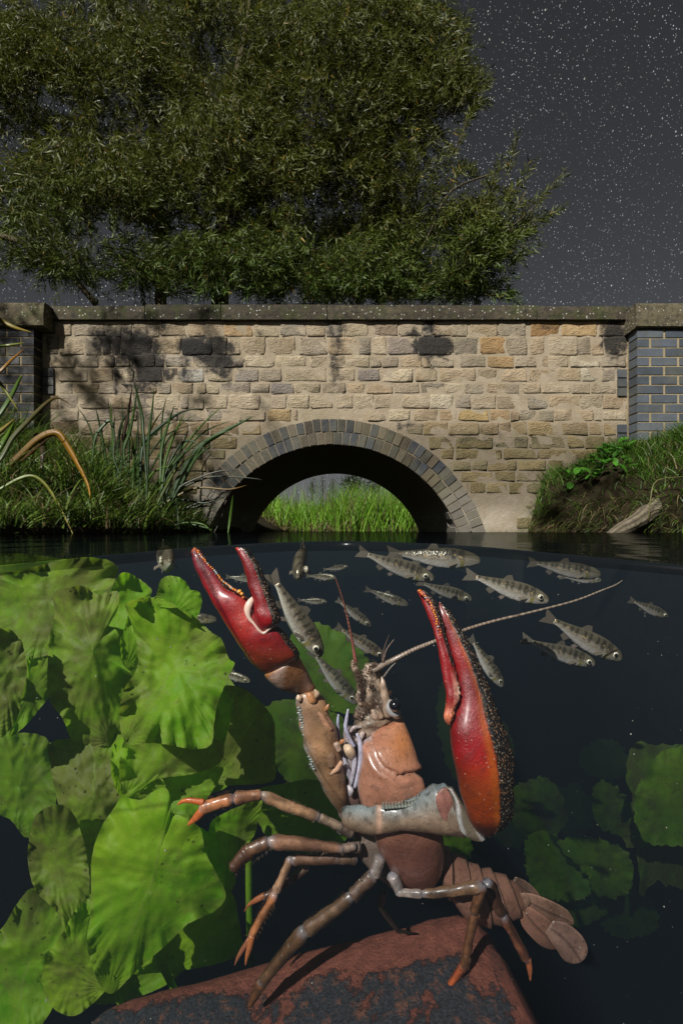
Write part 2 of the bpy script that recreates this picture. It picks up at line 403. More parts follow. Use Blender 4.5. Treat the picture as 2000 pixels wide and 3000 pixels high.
obj('water_lip', mesh(mv, mf, [(.004, .004, .004, 1)] * len(mv)), MMEN, None, 'structure')
hz = MB(); box(hz, -.86, 1.22, .02, 3.55, -1.76, -.0012)
obj('haze', hz.mesh(False), MVOL, None, 'stuff')

# ------------------------------------------------------------------ bridge
BY = 3.65
U = BY / F                       # metres per photograph pixel on the wall face
def bx(px): return (px - HX) * U
def bz(py): return CAMH - (py - HY) * U
ACX, ACY, AR = 976.0, 1692.0, 390.0
STAINS = [(330, 1000, 70, 40, .75), (400, 1010, 60, 45, .8), (435, 1080, 55, 60, .8), (600, 1015, 75, 28, 1.15), (640, 1060, 40, 35, .8), (690, 1065, 35, 16, .6),
          (470, 955, 45, 22, .45), (1268, 1015, 55, 30, 1.1), (1255, 955, 14, 30, .9), (980, 960, 30, 30, .55), (985, 1070, 22, 70, .5), (1800, 985, 40, 60, .75), (1795, 1050, 30, 20, .5),
          (1600, 960, 30, 14, .5), (150, 1010, 18, 30, .4), (1400, 1290, 150, 22, .35), (1190, 1250, 30, 14, .6), (1620, 1390, 120, 30, .3), (400, 1140, 40, 30, .45), (1000, 1600, 900, 34, .9), (345, 1080, 16, 90, .6), (410, 1110, 18, 80, .6), (545, 1070, 14, 70, .5), (665, 1090, 14, 60, .5), (985, 1010, 16, 80, .6), (1262, 1080, 14, 60, .4), (1815, 1000, 14, 90, .6), (760, 975, 12, 50, .4), (520, 1095, 60, 20, .5), (1210, 975, 25, 14, .6), (760, 1000, 20, 40, .3), (850, 960, 30, 14, .3), (200, 1000, 20, 20, .3)]
def stain(px, py):
    s = 0
    for cx, cy_, rx, ry, a in STAINS:
        d = ((px - cx) / rx) ** 2 + ((py - cy_) / ry) ** 2
        s = max(s, a * 1.15 * math.exp(-d * d * .5))
    return min(s, 1.0)
def damp(px, py):
    """lower courses are damp, mossy and brown: their own colour"""
    return min(1, max(0, (py - 1225) / 60))
bridge = thing('stone_bridge', 'old sandstone footbridge with one low brick arch over the water', 'bridge', (bx(ACX), BY, 0))
BD = 1.85
# mortar core with the arch cut out of it
RO = AR + 76
xs = sorted(set([bx(60), bx(1936)] + [bx(60 + (1936 - 60) * i / 120) for i in range(121)] + [bx(ACX - AR), bx(ACX + AR), bx(ACX - AR + .5), bx(ACX + AR - .5)]))
core = MB(); zt = bz(934)
def arch_z(x, rad):
    d = x - bx(ACX); r = rad * U
    return bz(ACY) + math.sqrt(r * r - d * d) if abs(d) < r else None
rows = 26
v = []; f = []; c = []
for x in xs:
    zb = arch_z(x, AR); zb = -.7 if zb is None else max(zb, -.7)
    for k in range(rows + 1):
        z = zb + (zt - zb) * k / rows
        px, py = HX + x / U, HY - (z - CAMH) / U
        dmp = damp(px, py)
        whit = .75 * math.exp(-(((px - 1450) / 150) ** 2 + ((py - 1530) / 42) ** 2)) + .5 * math.exp(-(((px - 600) / 60) ** 2 + ((py - 1500) / 60) ** 2))
        col = np.array((.35, .305, .235)) * (1 - .45 * dmp) + np.array((.30, .28, .25)) * whit
        v.append((x, BY + .004 * nz((x, 0, z), 9), z)); c.append((*col, stain(px, py) * .9))
nr = rows + 1
for i in range(len(xs) - 1):
    for k in range(rows): f.append((i * nr + k, (i + 1) * nr + k, (i + 1) * nr + k + 1, i * nr + k + 1))
core.add(v, f, c)
v2 = [(a[0], BY + BD, a[2]) for a in v]
core.add(v2, [q[::-1] for q in f], c)
tv = [];
for x in xs: tv += [(x, BY, zt), (x, BY + BD, zt)]
core.add(tv, [(2 * i, 2 * i + 2, 2 * i + 3, 2 * i + 1) for i in range(len(xs) - 1)], [(.2, .16, .1, 0)] * len(tv))
obj('wall_core', core, MMORT, bridge)
# vault
va = MB(); v = []; c = []
NA, NY = 60, 14
for i in range(NA + 1):
    a = math.radians(-88 + 176 * i / NA)
    for k in range(NY + 1):
        rr = (AR - .6) * U
        x = bx(ACX) + rr * math.sin(a); z = bz(ACY) + rr * math.cos(a); y = BY - .005 + (BD + .01) * k / NY
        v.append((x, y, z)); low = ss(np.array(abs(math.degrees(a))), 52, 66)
        c.append((*(np.array((.19, .13, .085)) * (1 - low) + np.array((.34, .325, .30)) * low), .0))  # colour lifted to stand in for light on the soffit; paler render low
va.add(v, [(i * (NY + 1) + k, i * (NY + 1) + k + 1, (i + 1) * (NY + 1) + k + 1, (i + 1) * (NY + 1) + k) for i in range(NA) for k in range(NY)], c)
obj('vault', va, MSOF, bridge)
for side in (-1, 1):        # a few string lines of vault blocks on the reveal near the springing
    for j in range(3):
        for k in range(4):
            a0, a1 = R_(60.5 + j * 3.6), R_(63.7 + j * 3.6)
            y0 = BY + .03 + k * .44 + (.2 if j % 2 else 0); y1 = y0 + .40
            if y1 > BY + BD: continue
            b = MB(); r0, r1 = (AR - 2.6) * U, (AR + 3) * U
            vv = [(bx(ACX) + side * r * math.sin(a), y, bz(ACY) + r * math.cos(a)) for r in (r0, r1) for a in (a0, a1) for y in (y0, y1)]
            ff = [(0, 1, 3, 2), (4, 6, 7, 5), (0, 4, 5, 1), (2, 3, 7, 6), (0, 2, 6, 4), (1, 5, 7, 3)]
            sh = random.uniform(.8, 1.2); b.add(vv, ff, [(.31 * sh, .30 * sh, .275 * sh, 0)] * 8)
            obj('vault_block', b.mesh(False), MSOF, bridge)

def stone_mesh(x0, y0, x1, y1, col, proud=.014, rough=.008, seed=0, Yf=BY, al=None):
    """one dressed stone; x0..y1 in photograph pixels on the wall face"""
    w, h = x1 - x0, y1 - y0
    nxs = max(3, min(6, int(round(w / 15)))); nzs = 3 if h < 40 else 4
    rnd = random.Random(seed)
    cor = [rnd.choice((0, 0, .03, .10)) for _ in range(4)]
    tilt = (rnd.uniform(-.005, .005), rnd.uniform(-.004, .005))
    v = []; c = []
    for j in range(nzs + 1):
        for i in range(nxs + 1):
            s = 0 if i == 0 else 1 if i == nxs else .06 + .88 * (i - 1) / (nxs - 2); t = 0 if j == 0 else 1 if j == nzs else .11 + .78 * (j - 1) / (nzs - 2)
            px = x0 + w * s; py = y0 + h * t
            ex, et = min(s, 1 - s), min(t, 1 - t)
            q = (0 if s < .5 else 1) + (0 if t < .5 else 2)
            if ex == 0 and et == 0:
                px += (1 if s == 0 else -1) * cor[q] * h * 1.6; py += (1 if t == 0 else -1) * cor[q] * h * 1.2
            elif ex == 0 or et == 0:
                px += rnd.uniform(-2.2, 2.2) * (ex == 0); py += rnd.uniform(-2, 2) * (et == 0)
            x = (px - HX) * Yf / F; z = CAMH - (py - HY) * Yf / F
            bulge = proud * (1 if (ex > 0 and et > 0) else .45)
            y = Yf - bulge - tilt[0] * (s - .5) * 2 - tilt[1] * (t - .5) * 2 + (rnd.uniform(-rough, rough) if (ex > 0 and et > 0) else rnd.uniform(-rough, rough) * .4)
            v.append((x, y, z))
            a = stain(px, py) if al is None else al
            dm = damp(px, py) if Yf == BY else 0
            c.append((*(np.array(col) * (1 - .5 * dm) + np.array((.02, .028, .0)) * dm), a))
    nn = nxs + 1
    f = [(j * nn + i, (j + 1) * nn + i, (j + 1) * nn + i + 1, j * nn + i + 1) for j in range(nzs) for i in range(nxs)]
    loop = [i for i in range(nn)] + [j * nn + nxs for j in range(1, nzs + 1)] + [nzs * nn + i for i in range(nxs - 1, -1, -1)] + [j * nn for j in range(nzs - 1, 0, -1)]
    b0 = len(v)
    for q in loop: v.append((v[q][0], Yf + .01, v[q][2])); c.append(c[q])
    L = len(loop)
    for k in range(L): f.append((loop[k], loop[(k + 1) % L], b0 + (k + 1) % L, b0 + k))
    return mesh(v, f, c, smooth=True)

PAL = [(.39, .335, .25), (.36, .31, .24), (.42, .36, .27), (.33, .29, .23), (.38, .31, .22), (.29, .26, .215), (.45, .395, .295), (.35, .29, .21)]
SPECIAL = {(1, 1553): (.30, .19, .09), (1, 1645): (.46, .34, .19), (2, 1405): (.40, .26, .13), (3, 1430): (.38, .27, .15), (2, 532): (.08, .075, .07), (1, 656): (.42, .31, .19),
           (4, 529): (.40, .40, .37), (3, 577): (.42, .38, .31), (7, 1343): (.40, .30, .15), (7, 1437): (.38, .28, .17), (7, 785): (.36, .28, .16), (6, 1261): (.50, .46, .36),
           (4, 1049): (.26, .235, .225), (2, 1135): (.28, .245, .215), (1, 1084): (.27, .22, .17), (3, 1671): (.44, .40, .31), (4, 1702): (.46, .43, .35), (4, 688): (.27, .245, .215),
           (5, 795): (.24, .225, .21), (7, 1289): (.36, .28, .18), (8, 1548): (.36, .27, .16), (8, 1239): (.32, .25, .16), (9, 1560): (.36, .29, .17)}
COURSES = {
 1: (939, 985, '144-208 217-308 315-357 360-386 392-429 430-467 472-545 553-600 602-654 656-739 744-816 824-896 899-950 956-1000 1002-1078 1084-1164 1169-1236 1242-1265 1268-1320 1322-1367 1376-1456 1459-1537 1553-1639 1645-1749 1752-1832'),
 2: (989, 1039, '137-173 176-247 252-301 304-325 328-354 357-385 388-446 450-529 532-622 625-665 668-702 706-777 785-863 878-956 962-1042 1051-1085 1087-1131 1135-1225 1227-1328 1332-1399 1405-1478 1481-1540 1553-1592 1604-1689 1692-1728 1731-1765 1768-1832'),
 3: (1043, 1075, '146-221 226-288 293-337 340-381 394-455 458-481 488-572 577-628 631-653 656-712 720-803 809-895 911-956 969-1009 1013-1080 1084-1116 1119-1167 1175-1233 1237-1260 1266-1327 1348-1424 1430-1502 1506-1572 1577-1602 1604-1660 1671-1755 1760-1830'),
 4: (1081, 1117, '175-258 265-332 336-391 395-475 478-521 529-597 610-677 688-757 763-824 833-956 967-1038 1049-1110 1121-1209 1217-1279 1289-1391 1399-1451 1459-1541 1553-1629 1632-1699 1702-1755 1761-1800'),
 5: (1123, 1152, '175-212 217-289 292-343 348-399 402-458 466-500 505-565 575-603 606-642 648-733 737-790 795-860 865-937 943-1011 1018-1065 1075-1148 1156-1226 1233-1297 1305-1358 1361-1418 1429-1476 1479-1519 1529-1580 1586-1669 1675-1725 1731-1800'),
 6: (1158, 1197, '150-172 177-230 239-319 328-387 390-447 453-525 530-551 554-597 600-663 672-760 764-838 842-905 908-972 985-1032 1040-1092 1097-1169 1177-1258 1261-1325 1332-1375 1378-1451 1455-1535 1545-1602 1608-1700 1703-1763 1766-1832'),
 7: (1202, 1232, '150-231 236-325 330-400 404-450 456-520 526-600 606-694 701-777 785-852 855-871 873-918 932-1000 1004-1060 1069-1131 1140-1199 1212-1280 1289-1335 1343-1429 1437-1489 1494-1518 1522-1565 1576-1620 1623-1674 1680-1736 1739-1760 1765-1832'),
 8: (1238, 1273, '150-230 236-300 306-385 390-460 466-550 556-610 616-700 708-770 776-830 1150-1168 1172-1236 1239-1310 1314-1402 1405-1459 1462-1495 1498-1541 1548-1640 1643-1720 1724-1765 1768-1800'),
}
y = 1279
hs = [34, 27, 29, 27, 30, 30, 28, 30]
rr = random.Random(3)
for k, hh in enumerate(hs):
    segs = []; x = 150 + rr.uniform(0, 30)
    while x < 1800:
        w = rr.uniform(38, 110)
        segs.append('%d-%d' % (x, min(x + w, 1834))); x += w + rr.uniform(4, 9)
    COURSES[9 + k] = (y, y + hh, ' '.join(segs)); y += hh + 4.5
nst = 0; lowpool = []
for ci, (y0, y1, segs) in COURSES.items():
    for s_ in segs.split():
        x0, x1 = map(float, s_.split('-'))
        # keep clear of the brick ring
        worst = max(y0, y1)
        d = worst - ACY
        lim = math.sqrt(max(0, (RO + 5) ** 2 - d * d)) if abs(d) < RO + 5 else 0
        if lim > 0:
            l, r = ACX - lim, ACX + lim
            if x0 > l and x1 < r: continue
            if x0 < l < x1: x1 = l
            if x0 < r < x1: x0 = r
            if x1 - x0 < 14: continue
        if x1 - x0 < 12: continue
        if y0 > 1435 and ((x1 > 1330 and x0 < 1500 + 30 * math.sin(ci)) or (520 < x1 < 640)): continue      # cement render over the springing
        key = (ci, int(s_.split('-')[0]))
        col = SPECIAL.get(key) or tuple(np.array(random.choice(PAL)) * random.uniform(.88, 1.1))
        low = ci >= 8
        if low and key not in SPECIAL:
            col = tuple(np.array(random.choice([(.34, .26, .17), (.30, .23, .16), (.27, .22, .17), (.25, .19, .13)])) * random.uniform(.85, 1.15))
        jy0, jy1 = random.uniform(-2.2, 1.2), random.uniform(-1.2, 2.2)
        me = stone_mesh(x0 + random.uniform(-1.5, .6), y0 + jy0, x1 + random.uniform(-.6, 1.5), y1 + jy1, col, proud=random.uniform(.0015, .0060), rough=.0035 if not low else .006, seed=nst)
        o = obj('stone', me, MS, bridge); nst += 1
        if nst >= 298: break
    if nst >= 298: break
# arch ring: two rings of blue headers
for ring in range(2):
    r0 = AR + 1 + ring * 38; r1 = r0 + 35
    N = 44 if ring == 0 else 48
    A = 75
    for i in range(N):
        a0 = R_(-A + 2 * A * (i + .07 + (.5 * ring)) / N); a1 = R_(-A + 2 * A * (i + .93 + (.5 * ring)) / N)
        v = []; c = []
        sh = random.uniform(.6, 1.5); mid = (a0 + a1) / 2
        base = np.array(random.choice([(.040, .046, .054), (.058, .058, .052), (.032, .038, .050), (.085, .074, .055), (.07, .06, .045)])) * sh
        if abs(math.degrees(mid)) > 50: base = np.array((.17, .165, .15)) * random.uniform(.8, 1.1)
        pr = random.uniform(.004, .010)
        for (r, a, s) in [(r, a, s) for s in (0, 1) for r in (r0 + random.uniform(-1, 1), r1 + random.uniform(-2, 2)) for a in (a0, a1)]:
            x = bx(ACX) + r * U * math.sin(a); z = bz(ACY) + r * U * math.cos(a)
            v.append((x, BY - pr if s == 0 else BY + .01, z)); c.append((*base, .1))
        f = [(0, 1, 3, 2), (0, 4, 5, 1), (2, 3, 7, 6), (0, 2, 6, 4), (1, 5, 7, 3)]
        o = obj('arch_brick', mesh(v, f, c, False), MBR, bridge)
# coping stones
for (a, b_, t, dk) in [(132, 423, 893, 1), (425, 646, 889, .6), (648, 957, 889, .9), (959, 1265, 890, 1), (1267, 1571, 891, 1.05), (1573, 1838, 894, 1.15)]:
    b = MB(); Yc = BY - .035; k = Yc / F
    x0, x1 = (a - HX) * k, (b_ - HX) * k
    z1 = CAMH - (t - HY) * k; z0 = CAMH - (936 - HY) * k
    NX = 16; v = []; c = []
    prof = [(Yc + .03, z0), (Yc, z0 + .002), (Yc - .002, (z0 + z1) / 2), (Yc + .006, z1 - .006), (Yc + .02, z1), (BY + .42, z1 + .01), (BY + .42, z0)]
    for i in range(NX + 1):
        x = x0 + (x1 - x0) * i / NX
        for (yy, zz) in prof:
            j = .004 * nz((x, yy, zz), 11, a)
            v.append((x, yy + j, zz + j * .8)); c.append((.075 * dk, .064 * dk, .046 * dk, .42))
    n_ = len(prof)
    f = [(i * n_ + q, i * n_ + (q + 1) % n_, (i + 1) * n_ + (q + 1) % n_, (i + 1) * n_ + q) for i in range(NX) for q in range(n_)]
    f += [tuple(range(n_))[::-1], tuple(NX * n_ + q for q in range(n_))]
    b.add(v, f, c); obj('coping_stone', b.mesh(False), MCOP, bridge)
# brick piers
def pier(x_in, x_out, Yf, capx_in, cap_top, cap_bot, y_top, label, flip, col, mort):
    p = MB(); k = Yf / F
    xa, xb = sorted(((x_in - HX) * k, (x_out - HX) * k))
    cz = CAMH - (y_top - HY) * k
    box(p, xa + .004, xb, Yf + .005, BY + .3, -.3, cz, (*mort, 0))
    o = obj('brick_pier', p.mesh(False), MMORT, bridge); o['_w'] = (0, 0, 0); o['label'] = label
    # parts of the pier
    def sub(nm, me, mat):
        q = bpy.data.objects.new(nm, me); me.materials.append(mat); C.objects.link(q)
        q.parent = o
        q.matrix_parent_inverse = Matrix.Translation(parent_loc(bridge))
        q.matrix_parent_inverse = Matrix.Identity(4)
        return q
    pitch = 27.3; row = 0; y = y_top
    while y < 1500:
        off = 0 if row % 2 == 0 else -1
        segs = []
        x = 0
        if row % 2: segs.append((0, 34)); x = 41
        while x < abs(x_out - x_in):
            segs.append((x, x + 75)); x += 82
        for (s0, s1) in segs:
            sg = -1 if flip else 1
            a, b_ = x_in + sg * s0, x_in + sg * min(s1, abs(x_out - x_in)); a, b_ = min(a, b_), max(a, b_)
            if b_ - a < 8: continue
            sh = random.uniform(.75, 1.25)
            m_ = MB(); z0, z1 = CAMH - (y + 23.5 - HY) * k, CAMH - (y + .6 - HY) * k
            dp = .10 if (s0 == 0) else .02
            pr = random.uniform(-.0015, .0015)
            box(m_, (a - HX) * k - (.004 if (s0 == 0 and not flip) else 0), (b_ - HX) * k + (.004 if (s0 == 0 and flip) else 0), Yf + pr, Yf + dp, z0, z1, (*(np.array(col) * sh), .06 + damp(0, y) * .1))
            sub('brick', m_.mesh(False), MBR)
        y += pitch; row += 1
    cap = MB(); Yc = Yf - .03; kc = Yc / F
    xa, xb = sorted(((capx_in - HX) * kc, (x_out - HX) * kc))
    z0, z1 = CAMH - (cap_bot - HY) * kc, CAMH - (cap_top - HY) * kc
    v = []; c = []; NX = 14
    prof = [(Yc + .02, z0), (Yc, z0 + .008), (Yc - .003, (z0 + z1) / 2), (Yc + .003, z1 - .014), (Yc + .015, z1), (BY + .42, z1 + .01), (BY + .42, z0)]
    for i in range(NX + 1):
        for (yy, zz) in prof:
            x = xa + (xb - xa) * i / NX; j = .005 * nz((x, yy, zz), 9, 3)
            v.append((x, yy + j, zz + j)); c.append((.13, .115, .08, .32))
    n_ = len(prof)
    f = [(i * n_ + q, i * n_ + (q + 1) % n_, (i + 1) * n_ + (q + 1) % n_, (i + 1) * n_ + q) for i in range(NX) for q in range(n_)]
    f += [tuple(range(n_))[::-1], tuple(NX * n_ + q for q in range(n_))]
    cap.add(v, f, c); sub('cap_stone', cap.mesh(False), MCOP)
    return o
pier(1866, 2420, 3.52, 1863, 886, 958, 965, 'blue brick pier at the right end, lichened cap on top', False, (.085, .105, .135), (.34, .29, .19))
pier(98, -400, 3.54, 129, 884, 955, 962, 'dark brick pier at the left end behind grass', True, (.030, .034, .046), (.30, .26, .16))
for (x0, x1, ys) in [(1806, 1832, (1084, 1111, 1138, 1245, 1272, 1299)), (129, 160, (1080, 1106, 1132))]:      # toothing bricks
    for yy in ys:
        m_ = MB(); sh = random.uniform(.8, 1.2)
        box(m_, bx(x0), bx(x1), BY - .016, BY + .02, bz(yy + 23), bz(yy), (.075 * sh, .09 * sh, .115 * sh, .05)); obj('toothing_brick', m_.mesh(False), MBR, bridge)

# ------------------------------------------------------------------ loft tools for bodies
def cat(arr, sub):
    A = np.asarray(arr, float); n = len(A); out = []
    for i in range(n - 1):
        p0 = A[max(i - 1, 0)]; p1 = A[i]; p2 = A[i + 1]; p3 = A[min(i + 2, n - 1)]
        for k in range(sub):
            t = k / sub
            out.append(.5 * ((2 * p1) + (-p0 + p2) * t + (2 * p0 - 5 * p1 + 4 * p2 - p3) * t * t + (-p0 + 3 * p1 - 3 * p2 + p3) * t ** 3))
    out.append(A[-1]); return np.array(out)
def loft(mb, st, col, k=.8, sub=4, n=20, disp=None, flat=1.0):
    """st: rows (Lx, Ly, Rx, Ry, Y); elliptical sections between the two outlines, k = depth/half-width"""
    S = cat(st, sub); m = len(S); v = []; c = []
    for i, (lx, ly, rx, ry, Y) in enumerate(S):
        a_, b_ = P(lx, ly, Y), P(rx, ry, Y)
        ce = (a_ + b_) / 2; u = (b_ - a_) / 2; L = u.length
        for j in range(n):
            a = 2 * math.pi * j / n
            ca, sa = math.cos(a), math.sin(a)
            p = ce + u * (abs(ca) ** flat * (1 if ca > 0 else -1)) + Vector((0, 1, 0)) * (L * k * sa)
            t = i / (m - 1)
            if disp: p = p + ((p - ce).normalized() * disp(t, a, p, L) if L > 1e-6 else Vector((0, 0, 0)))
            v.append(p); c.append(col(t, a, p) if callable(col) else col)
    f = [(i * n + j, i * n + (j + 1) % n, (i + 1) * n + (j + 1) % n, (i + 1) * n + j) for i in range(m - 1) for j in range(n)]
    c0 = sum((v[j] for j in range(n)), Vector()) / n; c1 = sum((v[(m - 1) * n + j] for j in range(n)), Vector()) / n
    v += [c0, c1]; c += [c[0], c[(m - 1) * n]]
    f += [(m * n, (j + 1) % n, j) for j in range(n)] + [(m * n + 1, (m - 1) * n + j, (m - 1) * n + (j + 1) % n) for j in range(n)]
    mb.add(v, f, c)
def path_st(pts, ends=True):
    """pts: (x, y, Y, half) in photograph px -> stations"""
    st = []; n = len(pts)
    for i, (x, y, Y, h) in enumerate(pts):
        a = pts[max(i - 1, 0)]; b = pts[min(i + 1, n - 1)]
        dx, dy = b[0] - a[0], b[1] - a[1]; l = math.hypot(dx, dy) or 1
        nx, ny = -dy / l, dx / l
        st.append((x - nx * h, y - ny * h, x + nx * h, y + ny * h, Y))
    return st
def seg(mb, p0, p1, r0, r1, Y0, Y1, col, jcol=(.46, .52, .62), k=.85, flare=.11, n=16, bow=0):
    """a limb article: slightly waisted, flared and pale at the joints"""
    pts = []; M_ = 9
    dx, dy = p1[0] - p0[0], p1[1] - p0[1]; l = math.hypot(dx, dy)
    for i in range(M_ + 1):
        t = i / M_
        r = (r0 + (r1 - r0) * t) * .92
        e = math.exp(-((t - .04) / .07) ** 2) + math.exp(-((t - .95) / .08) ** 2)
        if t == 0 or t == 1: rr_ = r * .55
        else: rr_ = r * (1 + flare * e)
        b = bow * math.sin(math.pi * t)
        pts.append((p0[0] + dx * t - dy / l * b, p0[1] + dy * t + dx / l * b, Y0 + (Y1 - Y0) * t, rr_))
    def cf(t, a, p):
        w = max(0, math.exp(-((t - .02) / .05) ** 2), math.exp(-((t - .98) / .05) ** 2)) * .42
        nn = .5 + .5 * nz(p, 260); nn2 = .5 + .5 * nz(p, 70, 4)
        base = np.array(col) * np.array((1.12, .98, .85)) * (.3 + 1.05 * nn2) * (.55 + .9 * nn) * (1 - .45 * max(0, math.sin(a * 3 + 5 * nn2)))
        top = .8 + .25 * math.cos(a * 2 + nn * 2)
        cc = base * top * (1 - w) + np.array(jcol) * w
        return (*cc, 0)
    loft(mb, path_st(pts), cf, k=k, sub=2, n=n, disp=lambda t, a, p, L: L * (.16 * nz(p, 180) + .10 * nz(p, 420)))

# ------------------------------------------------------------------ crayfish
YC = .25
cray = thing('crayfish', 'signal crayfish rearing on a red brick with both claws raised', 'crayfish', P(1100, 2650, YC))
body = MB()
ORG, RED, DRK, PINK, BLU, WHT = (.50, .17, .06), (.42, .008, .012), (.05, .012, .008), (.42, .20, .13), (.40, .44, .48), (.72, .62, .56)
GROOVE = [ZB(*q) for q in [(410, 1370), (425, 1430), (440, 1480), (465, 1530), (500, 1570), (540, 1590), (580, 1612), (605, 1632), (625, 1625), (650, 1612), (700, 1605), (750, 1600), (775, 1640), (785, 1690)]]
def dpoly(px, py, poly):
    best = 1e9
    for (ax, ay), (bx_, by_) in zip(poly, poly[1:]):
        dx, dy = bx_ - ax, by_ - ay; t = max(0, min(1, ((px - ax) * dx + (py - ay) * dy) / (dx * dx + dy * dy)))
        best = min(best, math.hypot(px - ax - dx * t, py - ay - dy * t))
    return best
def to_px(p): return (HX + p[0] / p[1] * F, HY - (p[2] - CAMH) / p[1] * F)
def carap_col(t, a, p):
    px, py = to_px(p); d = dpoly(px, py, GROOVE)
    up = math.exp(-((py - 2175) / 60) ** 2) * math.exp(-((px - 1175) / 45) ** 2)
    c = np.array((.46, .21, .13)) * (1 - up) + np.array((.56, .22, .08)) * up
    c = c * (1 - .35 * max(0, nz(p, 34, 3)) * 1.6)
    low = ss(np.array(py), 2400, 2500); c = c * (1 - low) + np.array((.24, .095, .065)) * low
    c = c * (.82 + .36 * (.5 + .5 * nz(p, 60)))
    w = math.exp(-(d / 3.5) ** 2); c = c * (1 - .55 * w) + np.array((.50, .42, .36)) * .55 * w
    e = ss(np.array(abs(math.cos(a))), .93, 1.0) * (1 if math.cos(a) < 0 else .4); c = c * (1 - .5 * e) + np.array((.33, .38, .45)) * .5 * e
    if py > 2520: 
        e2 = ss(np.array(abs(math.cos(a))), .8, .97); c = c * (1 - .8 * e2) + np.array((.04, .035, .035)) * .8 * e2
    return (*c, 0)
def carap_disp(t, a, p, L):
    px, py = to_px(p); d = dpoly(px, py, GROOVE)
    g = -.0028 * math.exp(-(d / 7) ** 2) + .0012 * math.exp(-((d - 16) / 12) ** 2)
    return g + .0009 * nz(p, 70)
st = [(1108, 2122, 1172, 2098, .250), (1104, 2128, 1180, 2104, .247), (1090, 2150, 1195, 2138, .244), (1069, 2175, 1208, 2175, .241), (1060, 2220, 1222, 2215, .239), (1052, 2260, 1235, 2260, .238),
      (1048, 2300, 1246, 2300, .238), (1055, 2350, 1258, 2345, .239), (1070, 2390, 1274, 2390, .241), (1090, 2430, 1292, 2430, .244), (1103, 2470, 1300, 2470, .248), (1120, 2510, 1301, 2508, .252),
      (1145, 2555, 1294, 2545, .257), (1178, 2586, 1275, 2578, .262), (1205, 2596, 1250, 2594, .265)]
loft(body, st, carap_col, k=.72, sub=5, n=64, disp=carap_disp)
# shaded sternum side behind the carapace edge and head mass
def rough_col(base, s=200, amt=.5):
    return lambda t, a, p: (*(np.array(base) * (1 - amt / 2 + amt * (.5 + .8 * nz(p, s)))), 0)
def rd(amp, s): return lambda t, a, p, L: L * amp * nz(p, s)
hb = lambda pairs, Y: [(*ZB(*a), *ZB(*b), Y) for a, b in pairs]
loft(body, hb([((372, 890), (430, 880)), ((345, 950), (470, 925)), ((335, 1010), (485, 990)), ((330, 1080), (505, 1060)), ((325, 1150), (530, 1130)), ((318, 1210), (545, 1200)), ((305, 1250), (545, 1250)), ((320, 1310), (500, 1290)), ((350, 1380), (450, 1350)), ((370, 1430), (420, 1420))], .249),
     lambda t, a, p: (*(np.array((.34, .255, .18)) * (.55 + .9 * (.5 + .6 * nz(p, 170))) * (1 - .35 * (nz(p, 300, 5) > .15)) + np.array((.05, .09, .12)) * max(0, nz(p, 90, 9))), 0),
     k=.6, sub=4, n=36, disp=lambda t, a, p, L: .0024 * nz(p, 300) + .0026 * nz(p, 130, 2))
# pointed antennal scales, peduncles and knobs of the face
for pts in [[(487, 965, .244, 4), (495, 1010, .243, 18), (505, 1080, .242, 26), (520, 1160, .241, 30), (530, 1230, .242, 26)],
            [(455, 1120, .243, 6), (462, 1180, .242, 20), (480, 1240, .242, 24)], [(405, 1000, .244, 14), (410, 1060, .243, 26), (400, 1130, .243, 24)],
            [(300, 860, .248, 12), (305, 890, .248, 19), (325, 940, .247, 22), (345, 985, .247, 24), (365, 1030, .247, 28)],
            [(395, 890, .246, 10), (402, 920, .246, 26), (410, 970, .246, 30)], [(440, 905, .244, 16), (430, 940, .244, 26), (430, 990, .244, 26)],
            [(348, 1060, .245, 18), (350, 1100, .244, 30), (360, 1150, .244, 26)], [(300, 1230, .244, 8), (325, 1225, .243, 20), (360, 1240, .243, 24)],
            [(375, 1275, .242, 8), (395, 1275, .241, 18), (420, 1280, .242, 12)], [(430, 1180, .242, 16), (440, 1225, .241, 24), (470, 1250, .242, 20)]]:
    loft(body, path_st([(*ZB(x, y), Y + .0022, r / 2.24) for x, y, Y, r in pts]), rough_col((.40, .29, .21), 260, 1.0), k=.9, sub=4, n=14, disp=rd(.3, 380))
# fuzzy tufts on the antenna bases
tuft = MB()
for i in range(1100):
    cx, cy_, r_ = random.choice([(310, 900, 30), (330, 960, 32), (400, 910, 40), (350, 1060, 36), (345, 1100, 30), (340, 1000, 34), (440, 900, 22), (545, 1080, 12), (380, 1180, 40), (450, 1150, 40), (330, 1220, 30), (420, 1030, 30)])
    x, y = cx + random.gauss(0, r_ * .45), cy_ + random.gauss(0, r_ * .6)
    a = random.uniform(-2.9, -.3); l = random.uniform(8, 20)
    p0 = P(*ZB(x, y), .2425 + random.uniform(-.001, .002)); p1 = P(*ZB(x + l * math.cos(a), y + l * math.sin(a)), .240)
    w = Vector((.00018, 0, .00012))
    tuft.add([p0 - w, p0 + w, p1], [(0, 1, 2)], [(.45, .33, .26, 0)] * 3)
